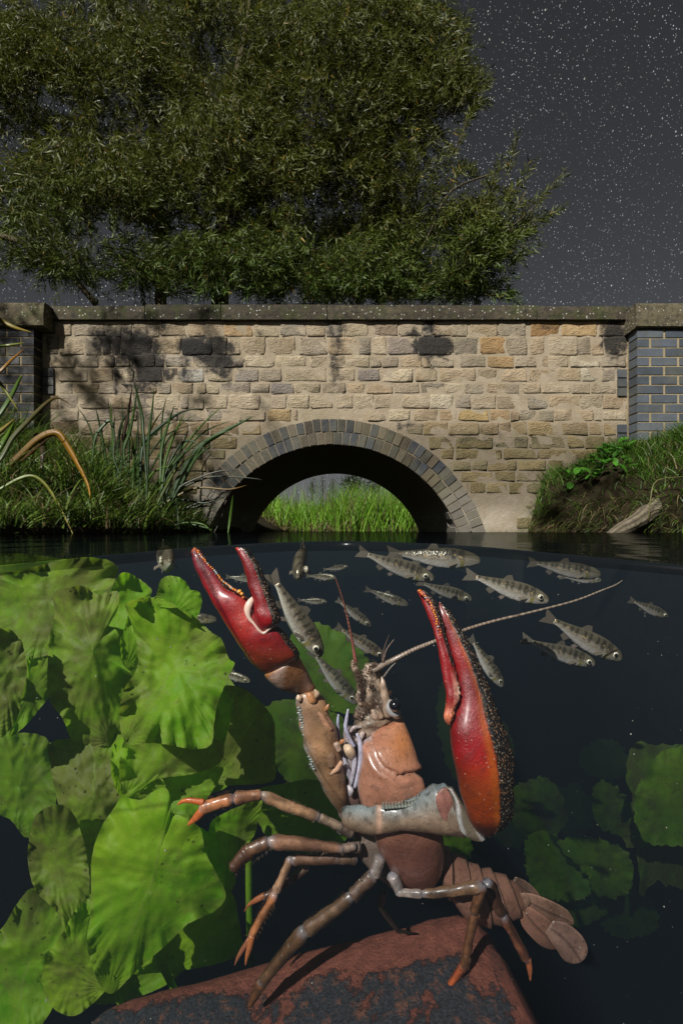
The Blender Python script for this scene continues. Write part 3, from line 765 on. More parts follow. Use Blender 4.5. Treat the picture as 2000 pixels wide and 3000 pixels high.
# mouthparts and underside between the claw arms
for pts, cc in [([(205, 1215, .243, 6), (200, 1260, .243, 10), (205, 1340, .244, 12), (225, 1420, .245, 12)], (.40, .42, .56)),
                ([(268, 1180, .240, 6), (258, 1240, .240, 11), (250, 1300, .240, 13), (275, 1370, .241, 13), (310, 1430, .242, 12)], (.50, .50, .66)),
                ([(325, 1340, .240, 10), (345, 1400, .239, 16), (350, 1500, .239, 16), (335, 1600, .240, 14), (310, 1700, .242, 12)], (.52, .50, .62)),
                ([(225, 1440, .243, 12), (240, 1520, .242, 20), (270, 1600, .242, 18), (290, 1660, .243, 12)], (.50, .48, .56)),
                ([(300, 1440, .240, 10), (310, 1520, .240, 16), (300, 1600, .241, 14), (285, 1680, .242, 10)], (.55, .52, .60)),
                ([(210, 1420, .241, 10), (225, 1395, .240, 14), (245, 1385, .240, 8)], (.62, .26, .10)),
                ([(240, 1420, .239, 12), (265, 1440, .238, 32), (285, 1475, .239, 34), (290, 1510, .240, 14)], (.70, .52, .36)),
                ([(270, 1680, .240, 10), (285, 1715, .239, 20), (282, 1750, .240, 12)], (.66, .62, .66)),
                ([(370, 1330, .242, 12), (350, 1360, .241, 20), (330, 1390, .241, 18)], (.55, .44, .40)),
                ([(290, 1560, .246, 30), (300, 1650, .246, 42), (310, 1760, .247, 44), (330, 1830, .248, 24)], (.20, .12, .10)),
                ([(270, 1300, .247, 30), (280, 1400, .247, 56), (285, 1500, .247, 60), (290, 1600, .247, 50)], (.30, .25, .25)),
                ([(360, 1300, .243, 6), (310, 1300, .242, 13), (280, 1330, .242, 12)], (.5, .42, .42))]:
    loft(body, path_st([(*ZB(x, y), Y, r / 2.24) for x, y, Y, r in pts]), rough_col(cc, 150, .4), k=.9, sub=4, n=14, disp=rd(.1, 200))
# left arm: carpus and merus
def arm_col(base, blu=.6):
    def f_(t, a, p):
        n_ = .5 + .6 * nz(p, 120); e = max(0, -math.cos(a))
        c = np.array(base) * (.55 + .9 * n_) ; w = e ** 3 * blu * (.5 + nz(p, 300, 3))
        w = min(1, max(0, w)); return (*(c * (1 - w) + np.array(BLU) * w), 0)
    return f_
A = lambda *q: ZA(*q)
loft(body, [(*A(735, 1015), *A(955, 905), .232), (*A(722, 1035), *A(982, 895), .232), (*A(760, 1085), *A(1010, 950), .234), (*A(830, 1140), *A(1050, 1020), .237), (*A(900, 1165), *A(1082, 1090), .240), (*A(955, 1170), *A(1105, 1135), .242), (*A(985, 1180), *A(1095, 1165), .243)],
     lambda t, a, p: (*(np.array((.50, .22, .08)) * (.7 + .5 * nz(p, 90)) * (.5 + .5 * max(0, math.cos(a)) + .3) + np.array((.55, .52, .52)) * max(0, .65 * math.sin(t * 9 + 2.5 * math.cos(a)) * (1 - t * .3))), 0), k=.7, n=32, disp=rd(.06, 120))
mer = [(*A(975, 1165), *A(1085, 1150), .243), (866, 2030, 926, 2022, .242), (868, 2070, 955, 2052, .241), (877, 2116, 964, 2093, .240), (887, 2165, 982, 2127, .240), (902, 2211, 993, 2177, .240), (917, 2253, 1004, 2230, .241), (940, 2300, 1012, 2290, .243), (965, 2345, 1018, 2345, .247), (990, 2375, 1014, 2380, .250)]
loft(body, mer, arm_col((.36, .20, .10), .9), k=.75, sub=5, n=32, disp=lambda t, a, p, L: L * (.10 * nz(p, 130) + .07 * math.sin(t * 40) * max(0, -math.cos(a)) ** 4))
for pts, cc in [([(1045, 1175, 8), (1060, 1190, 26), (1090, 1235, 30), (1110, 1250, 12)], (.52, .24, .10)), ([(975, 1190, 8), (980, 1215, 24), (990, 1240, 14)], (.66, .50, .34)),
                ([(1100, 1300, 8), (1150, 1350, 22), (1190, 1420, 26), (1230, 1460, 14)], (.46, .24, .14)), ([(1100, 1150, 8), (1120, 1180, 22), (1110, 1210, 12)], (.66, .48, .32)),
                ([(1150, 1500, 30), (1190, 1580, 40), (1215, 1650, 44), (1230, 1740, 30)], (.38, .22, .13)), ([(1240, 1570, 10), (1270, 1570, 26), (1290, 1620, 20)], (.55, .38, .28)),
                ([(1210, 1800, 10), (1270, 1760, 20), (1310, 1700, 16)], (.58, .34, .22)), ([(1090, 1480, 20), (1120, 1420, 34), (1160, 1440, 30)], (.44, .28, .15)), ([(1210, 1260, 4), (1195, 1290, 18), (1180, 1310, 12)], (.5, .22, .08))]:
    loft(body, path_st([(*ZA(x, y), .2358, r / 2.613) for x, y, r in pts]), rough_col(cc, 200, .6), k=.8, n=14, disp=rd(.1, 220))
for i in range(26):          # teeth along the outer edge of the left arm
    t = i / 25; x = 978 + 110 * t + 8 * math.sin(i * 2.1); y = 1290 + 470 * t
    loft(body, path_st([(*ZA(x + 12, y), .236, 9 / 2.6), (*ZA(x - 2, y + random.uniform(-4, 4)), .236, 9 / 2.6), (*ZA(x - 16, y - 2), .236, 2 / 2.6)]), (.24, .28, .26, 0), n=8, sub=2)
# right arm
B = lambda *q: ZB(*q)
arm = [(*B(222, 1900), *B(232, 1860), .241), (*B(238, 1940), *B(228, 1830), .238), (*B(290, 1975), *B(300, 1812), .234), (*B(400, 2000), *B(400, 1822), .230), (*B(470, 1995), *B(470, 1800), .228), (*B(560, 1985), *B(560, 1815), .226),
       (*B(640, 1975), *B(640, 1785), .225), (*B(780, 1985), *B(730, 1745), .223), (*B(880, 1992), *B(800, 1695), .221), (*B(950, 2008), *B(870, 1678), .220), (*B(1010, 2022), *B(930, 1692), .219), (*B(1030, 2020), *B(955, 1720), .219)]
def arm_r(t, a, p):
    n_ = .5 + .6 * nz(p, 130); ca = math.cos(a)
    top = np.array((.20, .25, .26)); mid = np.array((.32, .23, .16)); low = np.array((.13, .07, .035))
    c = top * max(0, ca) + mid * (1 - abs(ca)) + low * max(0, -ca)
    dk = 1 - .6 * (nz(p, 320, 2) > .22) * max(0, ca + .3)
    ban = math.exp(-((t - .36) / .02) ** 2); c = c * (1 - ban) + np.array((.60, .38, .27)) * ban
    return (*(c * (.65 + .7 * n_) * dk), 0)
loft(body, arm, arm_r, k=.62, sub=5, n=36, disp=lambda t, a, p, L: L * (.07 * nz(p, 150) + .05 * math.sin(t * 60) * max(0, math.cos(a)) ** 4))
loft(body, hb([((880, 1700), (925, 1700)), ((850, 1740), (945, 1730)), ((842, 1790), (958, 1790)), ((860, 1850), (965, 1850)), ((890, 1910), (975, 1905)), ((930, 1960), (985, 1950))], .2135), rough_col((.32, .14, .11), 160, .6), k=.3, n=26)
loft(body, hb([((905, 1690), (955, 1700)), ((945, 1760), (1000, 1770)), ((955, 1840), (1050, 1850)), ((975, 1920), (1100, 1930)), ((1010, 1985), (1140, 1990)), ((1060, 2022), (1165, 2028))], .213),
     lambda t, a, p: (*(np.array((.16, .13, .09)) * (1 - max(0, math.sin(a * 3 + t * 4)) * .9) + np.array((.62, .62, .62)) * max(0, math.sin(a * 3 + t * 4 + 1.2 * nz(p, 90))) * .9), 0), k=.75, sub=5, n=36, disp=rd(.08, 120))
for i in range(20):          # teeth on top of the right arm
    t = i / 19; x = 500 + 400 * t; y = 1812 - 30 * t if t < .4 else 1800 - 190 * (t - .4)
    loft(body, path_st([(*ZB(x, y + 22), .222, 6), (*ZB(x - 1, y + 4), .222, 4), (*ZB(x - 5 + random.uniform(-3, 3), y - 16 - random.uniform(0, 8)), .221, .8)]), (.30, .33, .28, 0), n=8, sub=2)
# walking legs
c_ = ZC
def chain(pts, col, **k):
    for (a, b) in zip(pts, pts[1:]):
        seg(body, c_(a[0], a[1]) if k.get('f', c_) is c_ else k['f'](a[0], a[1]), (k.get('f', c_))(b[0], b[1]), a[2], a[3], a[4], b[4], a[5] if len(a) > 5 else col)
S = 1 / 2.412
seg(body, c_(1290, 470), c_(1180, 415), 16, 17, .246, .243, (.25, .2, .18))
seg(body, c_(1215, 425), c_(1040, 345), 14, 16, .243, .240, (.50, .42, .34), flare=.05)
seg(body, c_(1060, 350), c_(640, 185), 17, 17, .240, .234, (.55, .36, .22), bow=-4)
seg(body, c_(650, 190), c_(445, 212), 16, 20, .234, .232, (.58, .30, .17), jcol=(.5, .5, .62))
seg(body, c_(450, 210), c_(210, 290), 19, 20, .232, .230, (.62, .27, .12), flare=.0)
loft(body, path_st([(*c_(235, 245), .230, 10), (*c_(190, 235), .230, 9), (*c_(120, 228), .230, 7.5), (*c_(75, 240), .230, 5), (*c_(50, 262), .230, 1.5)]), rough_col((.62, .15, .03), 160, .4), n=14)
loft(body, path_st([(*c_(225, 300), .230, 13), (*c_(195, 335), .230, 12), (*c_(160, 370), .230, 8.5), (*c_(120, 405), .230, 2)]), rough_col((.64, .16, .04), 160, .4), n=14)
seg(body, c_(1345, 560), c_(1240, 560), 16, 14, .247, .243, (.3, .26, .24))
seg(body, c_(1310, 552), c_(1180, 575), 12, 14, .243, .241, (.45, .36, .32))
seg(body, c_(1230, 575), c_(685, 518), 14, 24, .241, .236, (.40, .23, .15), bow=3)
seg(body, c_(700, 515), c_(530, 590), 20, 20, .236, .234, (.20, .11, .06))
seg(body, c_(560, 575), c_(430, 715), 24, 16, .234, .232, (.15, .07, .035), jcol=(.3, .12, .04))
seg(body, c_(1320, 640), c_(1160, 640), 18, 16, .252, .250, (.16, .11, .08))
seg(body, c_(1200, 640), c_(840, 650), 17, 16, .250, .247, (.24, .14, .09))
seg(body, c_(850, 630), c_(740, 885), 13, 15, .247, .245, (.46, .30, .20))
seg(body, c_(745, 880), c_(560, 1200), 15, 12, .245, .242, (.50, .22, .09))
loft(body, path_st([(*c_(575, 1180), .242, 10), (*c_(560, 1260), .242, 9), (*c_(540, 1330), .242, 6), (*c_(528, 1395), .242, 1.5)]), rough_col((.46, .15, .05), 160, .4), n=12)
loft(body, path_st([(*c_(560, 1205), .243, 8), (*c_(510, 1280), .243, 7), (*c_(475, 1340), .243, 5), (*c_(452, 1395), .243, 1.5)]), rough_col((.28, .10, .05), 160, .4), n=12)
seg(body, c_(970, 690), c_(850, 795), 15, 12, .256, .254, (.16, .10, .07))
seg(body, c_(850, 790), c_(650, 920), 12, 12, .254, .252, (.20, .08, .04))
loft(body, path_st([(*c_(665, 900), .252, 9), (*c_(600, 935), .252, 8), (*c_(550, 970), .252, 4), (*c_(520, 1015), .252, 1)]), rough_col((.40, .13, .04), 160, .4), n=12)
seg(body, c_(1480, 620), c_(1430, 770), 20, 20, .246, .242, (.30, .27, .27), jcol=(.42, .42, .46))
seg(body, c_(1440, 750), c_(1270, 910), 22, 20, .242, .240, (.18, .12, .09))
seg(body, c_(1290, 890), c_(930, 1165), 19, 23, .240, .242, (.20, .13, .08), bow=-3)
seg(body, c_(960, 1130), c_(620, 1540), 24, 16, .242, .246, (.14, .08, .04))
seg(body, c_(650, 1500), c_(555, 1690), 19, 8, .246, .247, (.16, .075, .03), jcol=(.2, .09, .03))
d_ = ZD
seg(body, c_(1560, 740), d_(360, 560), 20, 15, .247, .243, (.27, .26, .28))
seg(body, d_(330, 555), d_(500, 563), 12, 13, .243, .241, (.44, .40, .40))
seg(body, d_(480, 562), d_(865, 512), 13, 20, .241, .239, (.28, .18, .11), bow=3)
seg(body, d_(862, 500), d_(805, 690), 19, 13, .239, .243, (.20, .10, .05), jcol=(.35, .4, .5))
seg(body, d_(815, 675), d_(745, 1020), 14, 14, .243, .252, (.24, .12, .06), jcol=(.5, .2, .1))
seg(body, d_(755, 990), d_(620, 1178), 15, 6, .252, .254, (.46, .12, .04), jcol=(.3, .2, .2))
seg(body, d_(880, 480), d_(985, 700), 22, 15, .262, .262, (.14, .07, .04))
seg(body, d_(985, 690), d_(1140, 980), 15, 14, .262, .262, (.22, .09, .05), jcol=(.3, .3, .35))
loft(body, path_st([(*d_(1140, 960), .262, 9), (*d_(1150, 1020), .262, 8), (*d_(1155, 1095), .262, 2)]), rough_col((.42, .13, .05), 160, .4), n=12)
seg(body, d_(255, 540), d_(235, 650), 13, 9, .262, .266, (.03, .025, .02), jcol=(.04, .04, .04))
seg(body, d_(232, 635), d_(355, 800), 9, 7, .266, .272, (.03, .025, .02), jcol=(.04, .04, .04))
seg(body, d_(345, 790), d_(440, 802), 7, 2, .272, .274, (.03, .025, .02), jcol=(.04, .04, .04))
# thorax underside joining legs, arms and carapace
loft(body, [(*ZB(200, 1800), *ZB(420, 1800), .252), (*ZB(210, 1880), *ZB(440, 1900), .254), (*ZC(1270, 430), *ZC(1500, 470), .256), (*ZC(1290, 520), *ZC(1540, 560), .257), (*ZC(1320, 600), *ZC(1600, 700), .259), (*ZC(1400, 700), *ZD(400, 500), .262), (*ZD(250, 480), *ZD(450, 540), .264)],
     rough_col((.20, .15, .12), 110, .8), k=.5, n=26, disp=rd(.1, 100))
# abdomen with its rings
ab = [(*d_(610, 520), *d_(610, 270), .262), (*d_(640, 560), *d_(650, 285), .264), (*d_(740, 680), *d_(730, 340), .268), (*d_(840, 735), *d_(800, 382), .271), (*d_(930, 742), *d_(865, 412), .274), (*d_(1025, 725), *d_(930, 433), .277), (*d_(1085, 680), *d_(1010, 462), .280), (*d_(1110, 650), *d_(1070, 500), .283), (*d_(1125, 640), *d_(1130, 560), .286)]
NR = 6.5
def ring_w(t): return (t * NR) % 1
def ab_col(t, a, p):
    w = ring_w(t); n_ = .5 + .5 * nz(p, 80)
    c = np.array((.30, .15, .10)) * (.7 + .5 * n_) * (1 - .25 * max(0, -math.cos(a)))
    if w < .09: c = c * .35
    elif w > .93: c = c * .6 + np.array((.30, .22, .17)) * .5
    return (*c, 0)
loft(body, ab, ab_col, k=.62, sub=12, n=32, disp=lambda t, a, p, L: .0026 * (ring_w(t) - .5) * 1.0 + .0006 * nz(p, 60))
for (a_, b_, r0_, r1_, Yh, cc, num) in [(ZC(1040, 345), ZC(640, 185), 17, 17, .236, (.4, .3, .22), 26), (ZC(450, 200), ZC(220, 270), 19, 20, .231, (.2, .1, .06), 60), (ZC(1230, 575), ZC(700, 518), 15, 24, .238, (.25, .16, .1), 30), (ZC(700, 515), ZC(430, 715), 22, 18, .234, (.12, .07, .04), 70),
        (ZC(745, 880), ZC(560, 1200), 15, 12, .243, (.3, .15, .07), 40), (ZC(1290, 890), ZC(930, 1165), 20, 23, .241, (.12, .08, .05), 50), (ZC(960, 1130), ZC(600, 1580), 24, 14, .244, (.10, .06, .035), 90), (ZC(650, 1500), ZC(555, 1690), 19, 8, .246, (.10, .05, .03), 90),
        (ZD(480, 562), ZD(865, 512), 13, 20, .240, (.2, .14, .1), 30), (ZD(815, 675), ZD(745, 1020), 14, 14, .246, (.18, .1, .06), 40), (ZD(755, 990), ZD(620, 1178), 15, 6, .253, (.15, .06, .03), 60), (ZB(500, 1810), ZB(900, 1690), 6, 6, .221, (.3, .32, .3), 50), (ZA(975, 1300), ZA(1090, 1750), 4, 4, .236, (.3, .3, .28), 50)]:
    for i in range(num):
        t = random.random(); sd_ = random.choice((-1, 1)); dx, dy = b_[0] - a_[0], b_[1] - a_[1]; l = math.hypot(dx, dy); nx_1, ny_1 = -dy / l * sd_, dx / l * sd_
        rr_ = (r0_ + (r1_ - r0_) * t) * random.uniform(.75, 1.02); hl = random.uniform(4, 11)
        x, y = a_[0] + dx * t + nx_1 * rr_, a_[1] + dy * t + ny_1 * rr_
        tuft.add([P(x - dx / l * .7, y - dy / l * .7, Yh), P(x + dx / l * .7, y + dy / l * .7, Yh), P(x + nx_1 * hl + dx / l * hl * .7, y + ny_1 * hl + dy / l * hl * .7, Yh - .001)], [(0, 1, 2)], [(*cc, 0)] * 3)
obj('body', body, MSH, cray)
o = obj('bristles', tuft, MPLAIN, cray); o['kind'] = 'stuff'
# tail fan
def plate(pts, col, k=.22):
    m_ = MB(); loft(m_, path_st(pts), lambda t, a, p: (*(np.array(col) * (.75 + .5 * nz(p, 70)) * (1 + .45 * (abs(math.cos(a)) > .9)) * (.45 if abs(math.cos(a)) < .10 else 1) * (1 if t < .86 else 1.35)), 0), k=k, sub=5, n=36, disp=lambda t, a, p, L: L * (.04 * nz(p, 90) + .07 * math.exp(-(math.cos(a) / .12) ** 2) - .04 * math.exp(-((abs(math.cos(a)) - .3) / .12) ** 2))); return m_
for nm, pts, cc in [('tail_plate', [(*d_(1050, 480), .284, 14), (*d_(1110, 520), .285, 20), (*d_(1180, 570), .286, 14), (*d_(1220, 595), .287, 3)], (.22, .13, .09)),
                    ('tail_plate', [(*d_(1090, 580), .283, 14), (*d_(1160, 610), .283, 24), (*d_(1260, 660), .284, 29), (*d_(1350, 700), .285, 24), (*d_(1400, 730), .286, 12), (*d_(1418, 744), .286, 2)], (.30, .17, .115)),
                    ('tail_plate', [(*d_(1110, 650), .280, 14), (*d_(1150, 710), .280, 30), (*d_(1210, 770), .280, 36), (*d_(1270, 830), .281, 34), (*d_(1310, 870), .281, 22), (*d_(1330, 890), .281, 6)], (.32, .16, .11)),
                    ('tail_plate', [(*d_(1270, 760), .277, 20), (*d_(1330, 800), .277, 36), (*d_(1390, 860), .277, 42), (*d_(1430, 920), .278, 40), (*d_(1455, 960), .278, 26), (*d_(1465, 975), .278, 8)], (.34, .20, .15)),
                    ('tail_plate', [(*d_(1060, 570), .279, 8), (*d_(1085, 590), .279, 22), (*d_(1105, 630), .279, 24), (*d_(1110, 660), .280, 8)], (.34, .20, .13))]:
    obj(nm, plate(pts, cc), MSH, cray)
# claws
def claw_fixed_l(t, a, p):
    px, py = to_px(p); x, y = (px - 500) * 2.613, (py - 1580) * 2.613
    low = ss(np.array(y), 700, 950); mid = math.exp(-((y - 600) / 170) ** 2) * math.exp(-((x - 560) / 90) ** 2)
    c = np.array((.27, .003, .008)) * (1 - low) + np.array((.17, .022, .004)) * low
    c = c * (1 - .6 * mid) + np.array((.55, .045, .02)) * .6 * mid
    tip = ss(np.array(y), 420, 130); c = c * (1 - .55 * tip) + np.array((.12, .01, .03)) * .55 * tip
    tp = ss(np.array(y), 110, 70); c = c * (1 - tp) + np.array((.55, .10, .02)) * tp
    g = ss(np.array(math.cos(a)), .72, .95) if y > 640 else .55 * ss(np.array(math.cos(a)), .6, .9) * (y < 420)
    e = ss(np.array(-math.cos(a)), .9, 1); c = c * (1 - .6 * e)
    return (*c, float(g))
st = [(*A(178, 62), *A(186, 62), .231), (*A(160, 90), *A(228, 90), .231), (*A(168, 130), *A(255, 130), .230), (*A(188, 210), *A(312, 210), .229), (*A(228, 300), *A(376, 296), .228), (*A(272, 388), *A(438, 372), .227), (*A(320, 480), *A(545, 425), .226), (*A(372, 565), *A(655, 520), .226),
      (*A(428, 660), *A(760, 620), .226), (*A(488, 755), *A(860, 700), .226), (*A(550, 850), *A(925, 790), .227), (*A(612, 935), *A(975, 868), .228), (*A(680, 1000), *A(975, 908), .230), (*A(715, 1022), *A(930, 930), .231), (*A(760, 1015), *A(880, 965), .232)]
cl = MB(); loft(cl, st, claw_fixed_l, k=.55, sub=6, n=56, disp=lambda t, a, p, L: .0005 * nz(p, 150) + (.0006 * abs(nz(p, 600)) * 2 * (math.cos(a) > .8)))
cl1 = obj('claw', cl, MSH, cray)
def sub_(par, nm, mb, mat, kind=None):
    o_ = bpy.data.objects.new(nm, mb.mesh()); o_.data.materials.append(mat); C.objects.link(o_)
    o_.parent = par; o_.matrix_parent_inverse = Matrix.Identity(4)
    if kind: o_['kind'] = kind
    return o_
def dact_l(t, a, p):
    c = np.array((.26, .003, .006)); 
    tp = max(0, 1 - t * 9); c = c * (1 - .6 * tp) + np.array((.5, .06, .01)) * .6 * tp
    g = ss(np.array(math.cos(a)), .25, .6)
    return (*(c * (.9 + .5 * nz(p, 80))), float(g))
st = [(*A(500, 62), *A(510, 60), .226), (*A(496, 75), *A(565, 72), .226), (*A(520, 118), *A(612, 118), .2255), (*A(548, 170), *A(658, 180), .225), (*A(570, 245), *A(702, 262), .2245), (*A(590, 330), *A(742, 360), .224), (*A(612, 410), *A(778, 452), .223), (*A(634, 490), *A(812, 530), .222),
      (*A(642, 570), *A(836, 590), .221), (*A(660, 650), *A(826, 630), .221), (*A(695, 708), *A(780, 668), .222), (*A(715, 715), *A(745, 690), .223)]
m_ = MB(); loft(m_, st, dact_l, k=.7, sub=5, n=40, disp=lambda t, a, p, L: .0005 * nz(p, 200) + (.0012 * abs(nz(p, 700)) * 2 * (math.cos(a) > .5)))
sub_(cl1, 'movable_finger', m_, MSH)
# pale joint membrane of the left claw
m_ = MB()
loft(m_, path_st([(*A(632, 445), .2225, 5), (*A(605, 490), .2215, 11), (*A(590, 540), .221, 11), (*A(600, 600), .2205, 6), (*A(640, 650), .220, 3.5), (*A(680, 700), .220, 4), (*A(715, 718), .220, 4.5), (*A(750, 690), .220, 3.5), (*A(800, 650), .220, 4.5), (*A(832, 600), .2205, 3)]),
     lambda t, a, p: (*(np.array((.85, .62, .50)) * (1 - .35 * t)), 0), k=.8, sub=5, n=16)
sub_(cl1, 'joint_membrane', m_, MPLAIN)
def bead(mb, px, py, Y, r, col):
    c0 = P(px, py, Y); rr_ = r / F * Y; v = []; nn = 7
    for i in range(5):
        th = math.pi * i / 4
        for j in range(nn):
            ph = 2 * math.pi * j / nn; v.append(c0 + Vector((math.sin(th) * math.cos(ph), math.cos(th), math.sin(th) * math.sin(ph))) * rr_)
    mb.add(v, [(i * nn + j, i * nn + (j + 1) % nn, (i + 1) * nn + (j + 1) % nn, (i + 1) * nn + j) for i in range(4) for j in range(nn)], [col] * len(v))
tb = MB()
edge = [(215, 85), (240, 125), (268, 155), (300, 195), (340, 235), (372, 272), (395, 305), (422, 328), (448, 345), (472, 368), (520, 395), (545, 410), (575, 455)]
for i in range(len(edge) - 1):
    for k_ in range(3):
        t = k_ / 3; x = edge[i][0] + (edge[i + 1][0] - edge[i][0]) * t - 6; y = edge[i][1] + (edge[i + 1][1] - edge[i][1]) * t + 4
        bead(tb, *A(x + random.uniform(-5, 3), y), .2195 + .0065 * (1 - y / 450), 3.2 if y < 360 else 4.6, (.80, .26, .04, 0) if random.random() < .7 else (.45, .5, .5, 0))
bead(tb, *A(528, 400), .2195, 7, (.85, .40, .05, 0)); bead(tb, *A(545, 418), .2190, 6, (.85, .36, .05, 0))
sub_(cl1, 'tubercles', tb, MPLAIN, 'stuff')
# right claw
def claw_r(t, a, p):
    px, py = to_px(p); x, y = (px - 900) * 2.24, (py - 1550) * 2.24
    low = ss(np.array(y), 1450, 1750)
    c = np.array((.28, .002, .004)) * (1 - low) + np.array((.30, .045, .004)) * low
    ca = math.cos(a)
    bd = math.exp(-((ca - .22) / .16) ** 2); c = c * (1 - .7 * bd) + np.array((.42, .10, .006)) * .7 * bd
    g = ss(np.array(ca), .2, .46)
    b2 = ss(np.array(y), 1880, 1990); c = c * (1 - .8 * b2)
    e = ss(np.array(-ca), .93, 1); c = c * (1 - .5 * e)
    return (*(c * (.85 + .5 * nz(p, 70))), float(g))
st = [(*B(862, 478), *B(868, 478), .226), (*B(860, 500), *B(892, 505), .225), (*B(868, 580), *B(942, 565), .223), (*B(898, 700), *B(1000, 655), .221), (*B(928, 800), *B(1048, 740), .219), (*B(962, 910), *B(1096, 845), .217), (*B(978, 1000), *B(1142, 945), .215), (*B(985, 1090), *B(1186, 1058), .213),
      (*B(955, 1200), *B(1224, 1165), .211), (*B(935, 1300), *B(1270, 1290), .209), (*B(940, 1400), *B(1310, 1400), .208), (*B(955, 1500), *B(1333, 1520), .207), (*B(975, 1600), *B(1342, 1640), .207), (*B(1000, 1720), *B(1341, 1760), .207), (*B(1030, 1820), *B(1330, 1860), .208), (*B(1062, 1905), *B(1295, 1925), .209),
      (*B(1105, 1975), *B(1235, 1980), .211), (*B(1145, 2015), *B(1185, 2010), .212)]
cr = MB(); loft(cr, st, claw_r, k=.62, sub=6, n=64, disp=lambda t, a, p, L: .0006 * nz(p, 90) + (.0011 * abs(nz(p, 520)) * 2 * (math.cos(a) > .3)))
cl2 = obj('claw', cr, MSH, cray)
def dact_r(t, a, p):
    px, py = to_px(p); y = (py - 1550) * 2.24
    c = np.array((.27, .003, .005)); tp = max(0, 1 - t * 14); c = c * (1 - tp) + np.array((.62, .16, .02)) * tp
    bs = math.exp(-((y - 1230) / 60) ** 2); c = c * (1 - bs) + np.array((.66, .20, .10)) * bs
    wh = math.exp(-((y - 1060) / 90) ** 2) * max(0, math.cos(a)); c = c * (1 - wh) + np.array((.85, .55, .40)) * wh
    g = ss(np.array(math.cos(a)), .1, .5) * (y < 900) * .8
    return (*c, float(g))
st = [(*B(728, 396), *B(738, 394), .224), (*B(724, 412), *B(772, 410), .223), (*B(745, 465), *B(822, 460), .222), (*B(775, 535), *B(862, 540), .220), (*B(810, 625), *B(888, 640), .218), (*B(838, 710), *B(920, 750), .216), (*B(858, 800), *B(948, 850), .214), (*B(876, 900), *B(970, 940), .212),
      (*B(895, 1000), *B(985, 1020), .210), (*B(908, 1090), *B(990, 1090), .208), (*B(903, 1170), *B(968, 1160), .207), (*B(896, 1220), *B(950, 1220), .206), (*B(905, 1262), *B(940, 1265), .206), (*B(920, 1285), *B(934, 1285), .206)]
m_ = MB(); loft(m_, st, dact_r, k=.7, sub=5, n=40, disp=lambda t, a, p, L: .0004 * nz(p, 200) + (.0008 * abs(nz(p, 600)) * 2 * (math.cos(a) > .3)))
sub_(cl2, 'movable_finger', m_, MSH)
tb = MB()
edge = [(745, 405), (790, 450), (830, 520), (850, 575), (868, 640), (885, 710), (900, 770)]
for i in range(len(edge) - 1):
    for k_ in range(4):
        t = k_ / 4; x = edge[i][0] + (edge[i + 1][0] - edge[i][0]) * t; y = edge[i][1] + (edge[i + 1][1] - edge[i][1]) * t
        bead(tb, *B(x + random.uniform(-16, -2), y), .2125 + .0055 * max(0, 1 - (y - 400) / 500), 3.4 if y < 650 else 2.4, (.78, .27, .03, 0) if random.random() < .8 else (.45, .5, .48, 0))
sub_(cl2, 'tubercles', tb, MPLAIN, 'stuff')
# eye
ey = MB(); bead_n = 20
def sphere(mb, c0, r, col, nu=20, nv=14, sq=1):
    v = []; cc = []
    for i in range(nv + 1):
        th = math.pi * i / nv
        for j in range(nu):
            ph = 2 * math.pi * j / nu
            q = Vector((math.sin(th) * math.cos(ph), -math.cos(th) * sq, math.sin(th) * math.sin(ph)))
            v.append(c0 + q * r); cc.append(col(th) if callable(col) else col)
    mb.add(v, [(i * nu + j, (i + 1) * nu + j, (i + 1) * nu + (j + 1) % nu, i * nu + (j + 1) % nu) for i in range(nv) for j in range(nu)], cc)
sphere(ey, P(*ZB(573, 1156), .2360), 17.5 / F * .2360, (.006, .006, .009, 0))
eo = obj('eye', ey, MEYE, cray)
m_ = MB(); loft(m_, path_st([(*ZB(550, 1120), .2405, 7), (*ZB(548, 1160), .240, 15), (*ZB(562, 1190), .240, 18), (*ZB(585, 1215), .240, 15), (*ZB(590, 1240), .241, 8)]), rough_col((.42, .40, .40), 200, .6), k=.9, n=18)
sub_(eo, 'eye_stalk', m_, MPLAIN)
# antennae
def antenna(pts, col, name='antenna'):
    m_ = MB(); S_ = cat(pts, 14)
    rows_ = [(x, y, Y, r * (1 + .16 * (i % 2))) for i, (x, y, Y, r) in enumerate(S_)]
    loft(m_, path_st(rows_), lambda t, a, p: (*(np.array(col) * (.6 + .8 * (int(t * (len(rows_) - 1) + .5) % 2))), 0), k=1, sub=1, n=8)
    return obj(name, m_, MSH, cray)
antenna([(*ZA(1415, 945), .2475, 5.5), (*ZA(1405, 880), .247, 5), (*ZA(1385, 760), .246, 3.8), (*ZA(1345, 570), .243, 2.6), (*ZA(1310, 440), .240, 2), (*ZA(1262, 300), .237, 1.3)], (.28, .10, .07))
antenna([(1092, 1964, .243, 8.5), (1118, 1950, .242, 8), (1150, 1934, .240, 7), (1212, 1903, .240, 6), (1270, 1880, .241, 5.2), (1355, 1847, .243, 4.4), (1436, 1822, .245, 3.8), (1556, 1793, .248, 3.2), (1679, 1761, .250, 2.6), (1760, 1730, .252, 2), (1800, 1714, .253, 1.5), (1822, 1700, .254, .9)], (.26, .20, .15))
antenna([(*ZB(495, 870), .240, 3), (*ZB(520, 790), .240, 2.4), (*ZB(568, 725), .240, 1)], (.16, .11, .09), 'antennule')
antenna([(*ZB(490, 860), .242, 2.4), (*ZB(505, 780), .242, 1.8), (*ZB(535, 695), .242, .8)], (.10, .07, .06), 'antennule')
antenna([(*ZB(500, 970), .240, 3), (*ZB(550, 905), .240, 2.2), (*ZB(610, 850), .240, .8)], (.16, .14, .12), 'antennule')

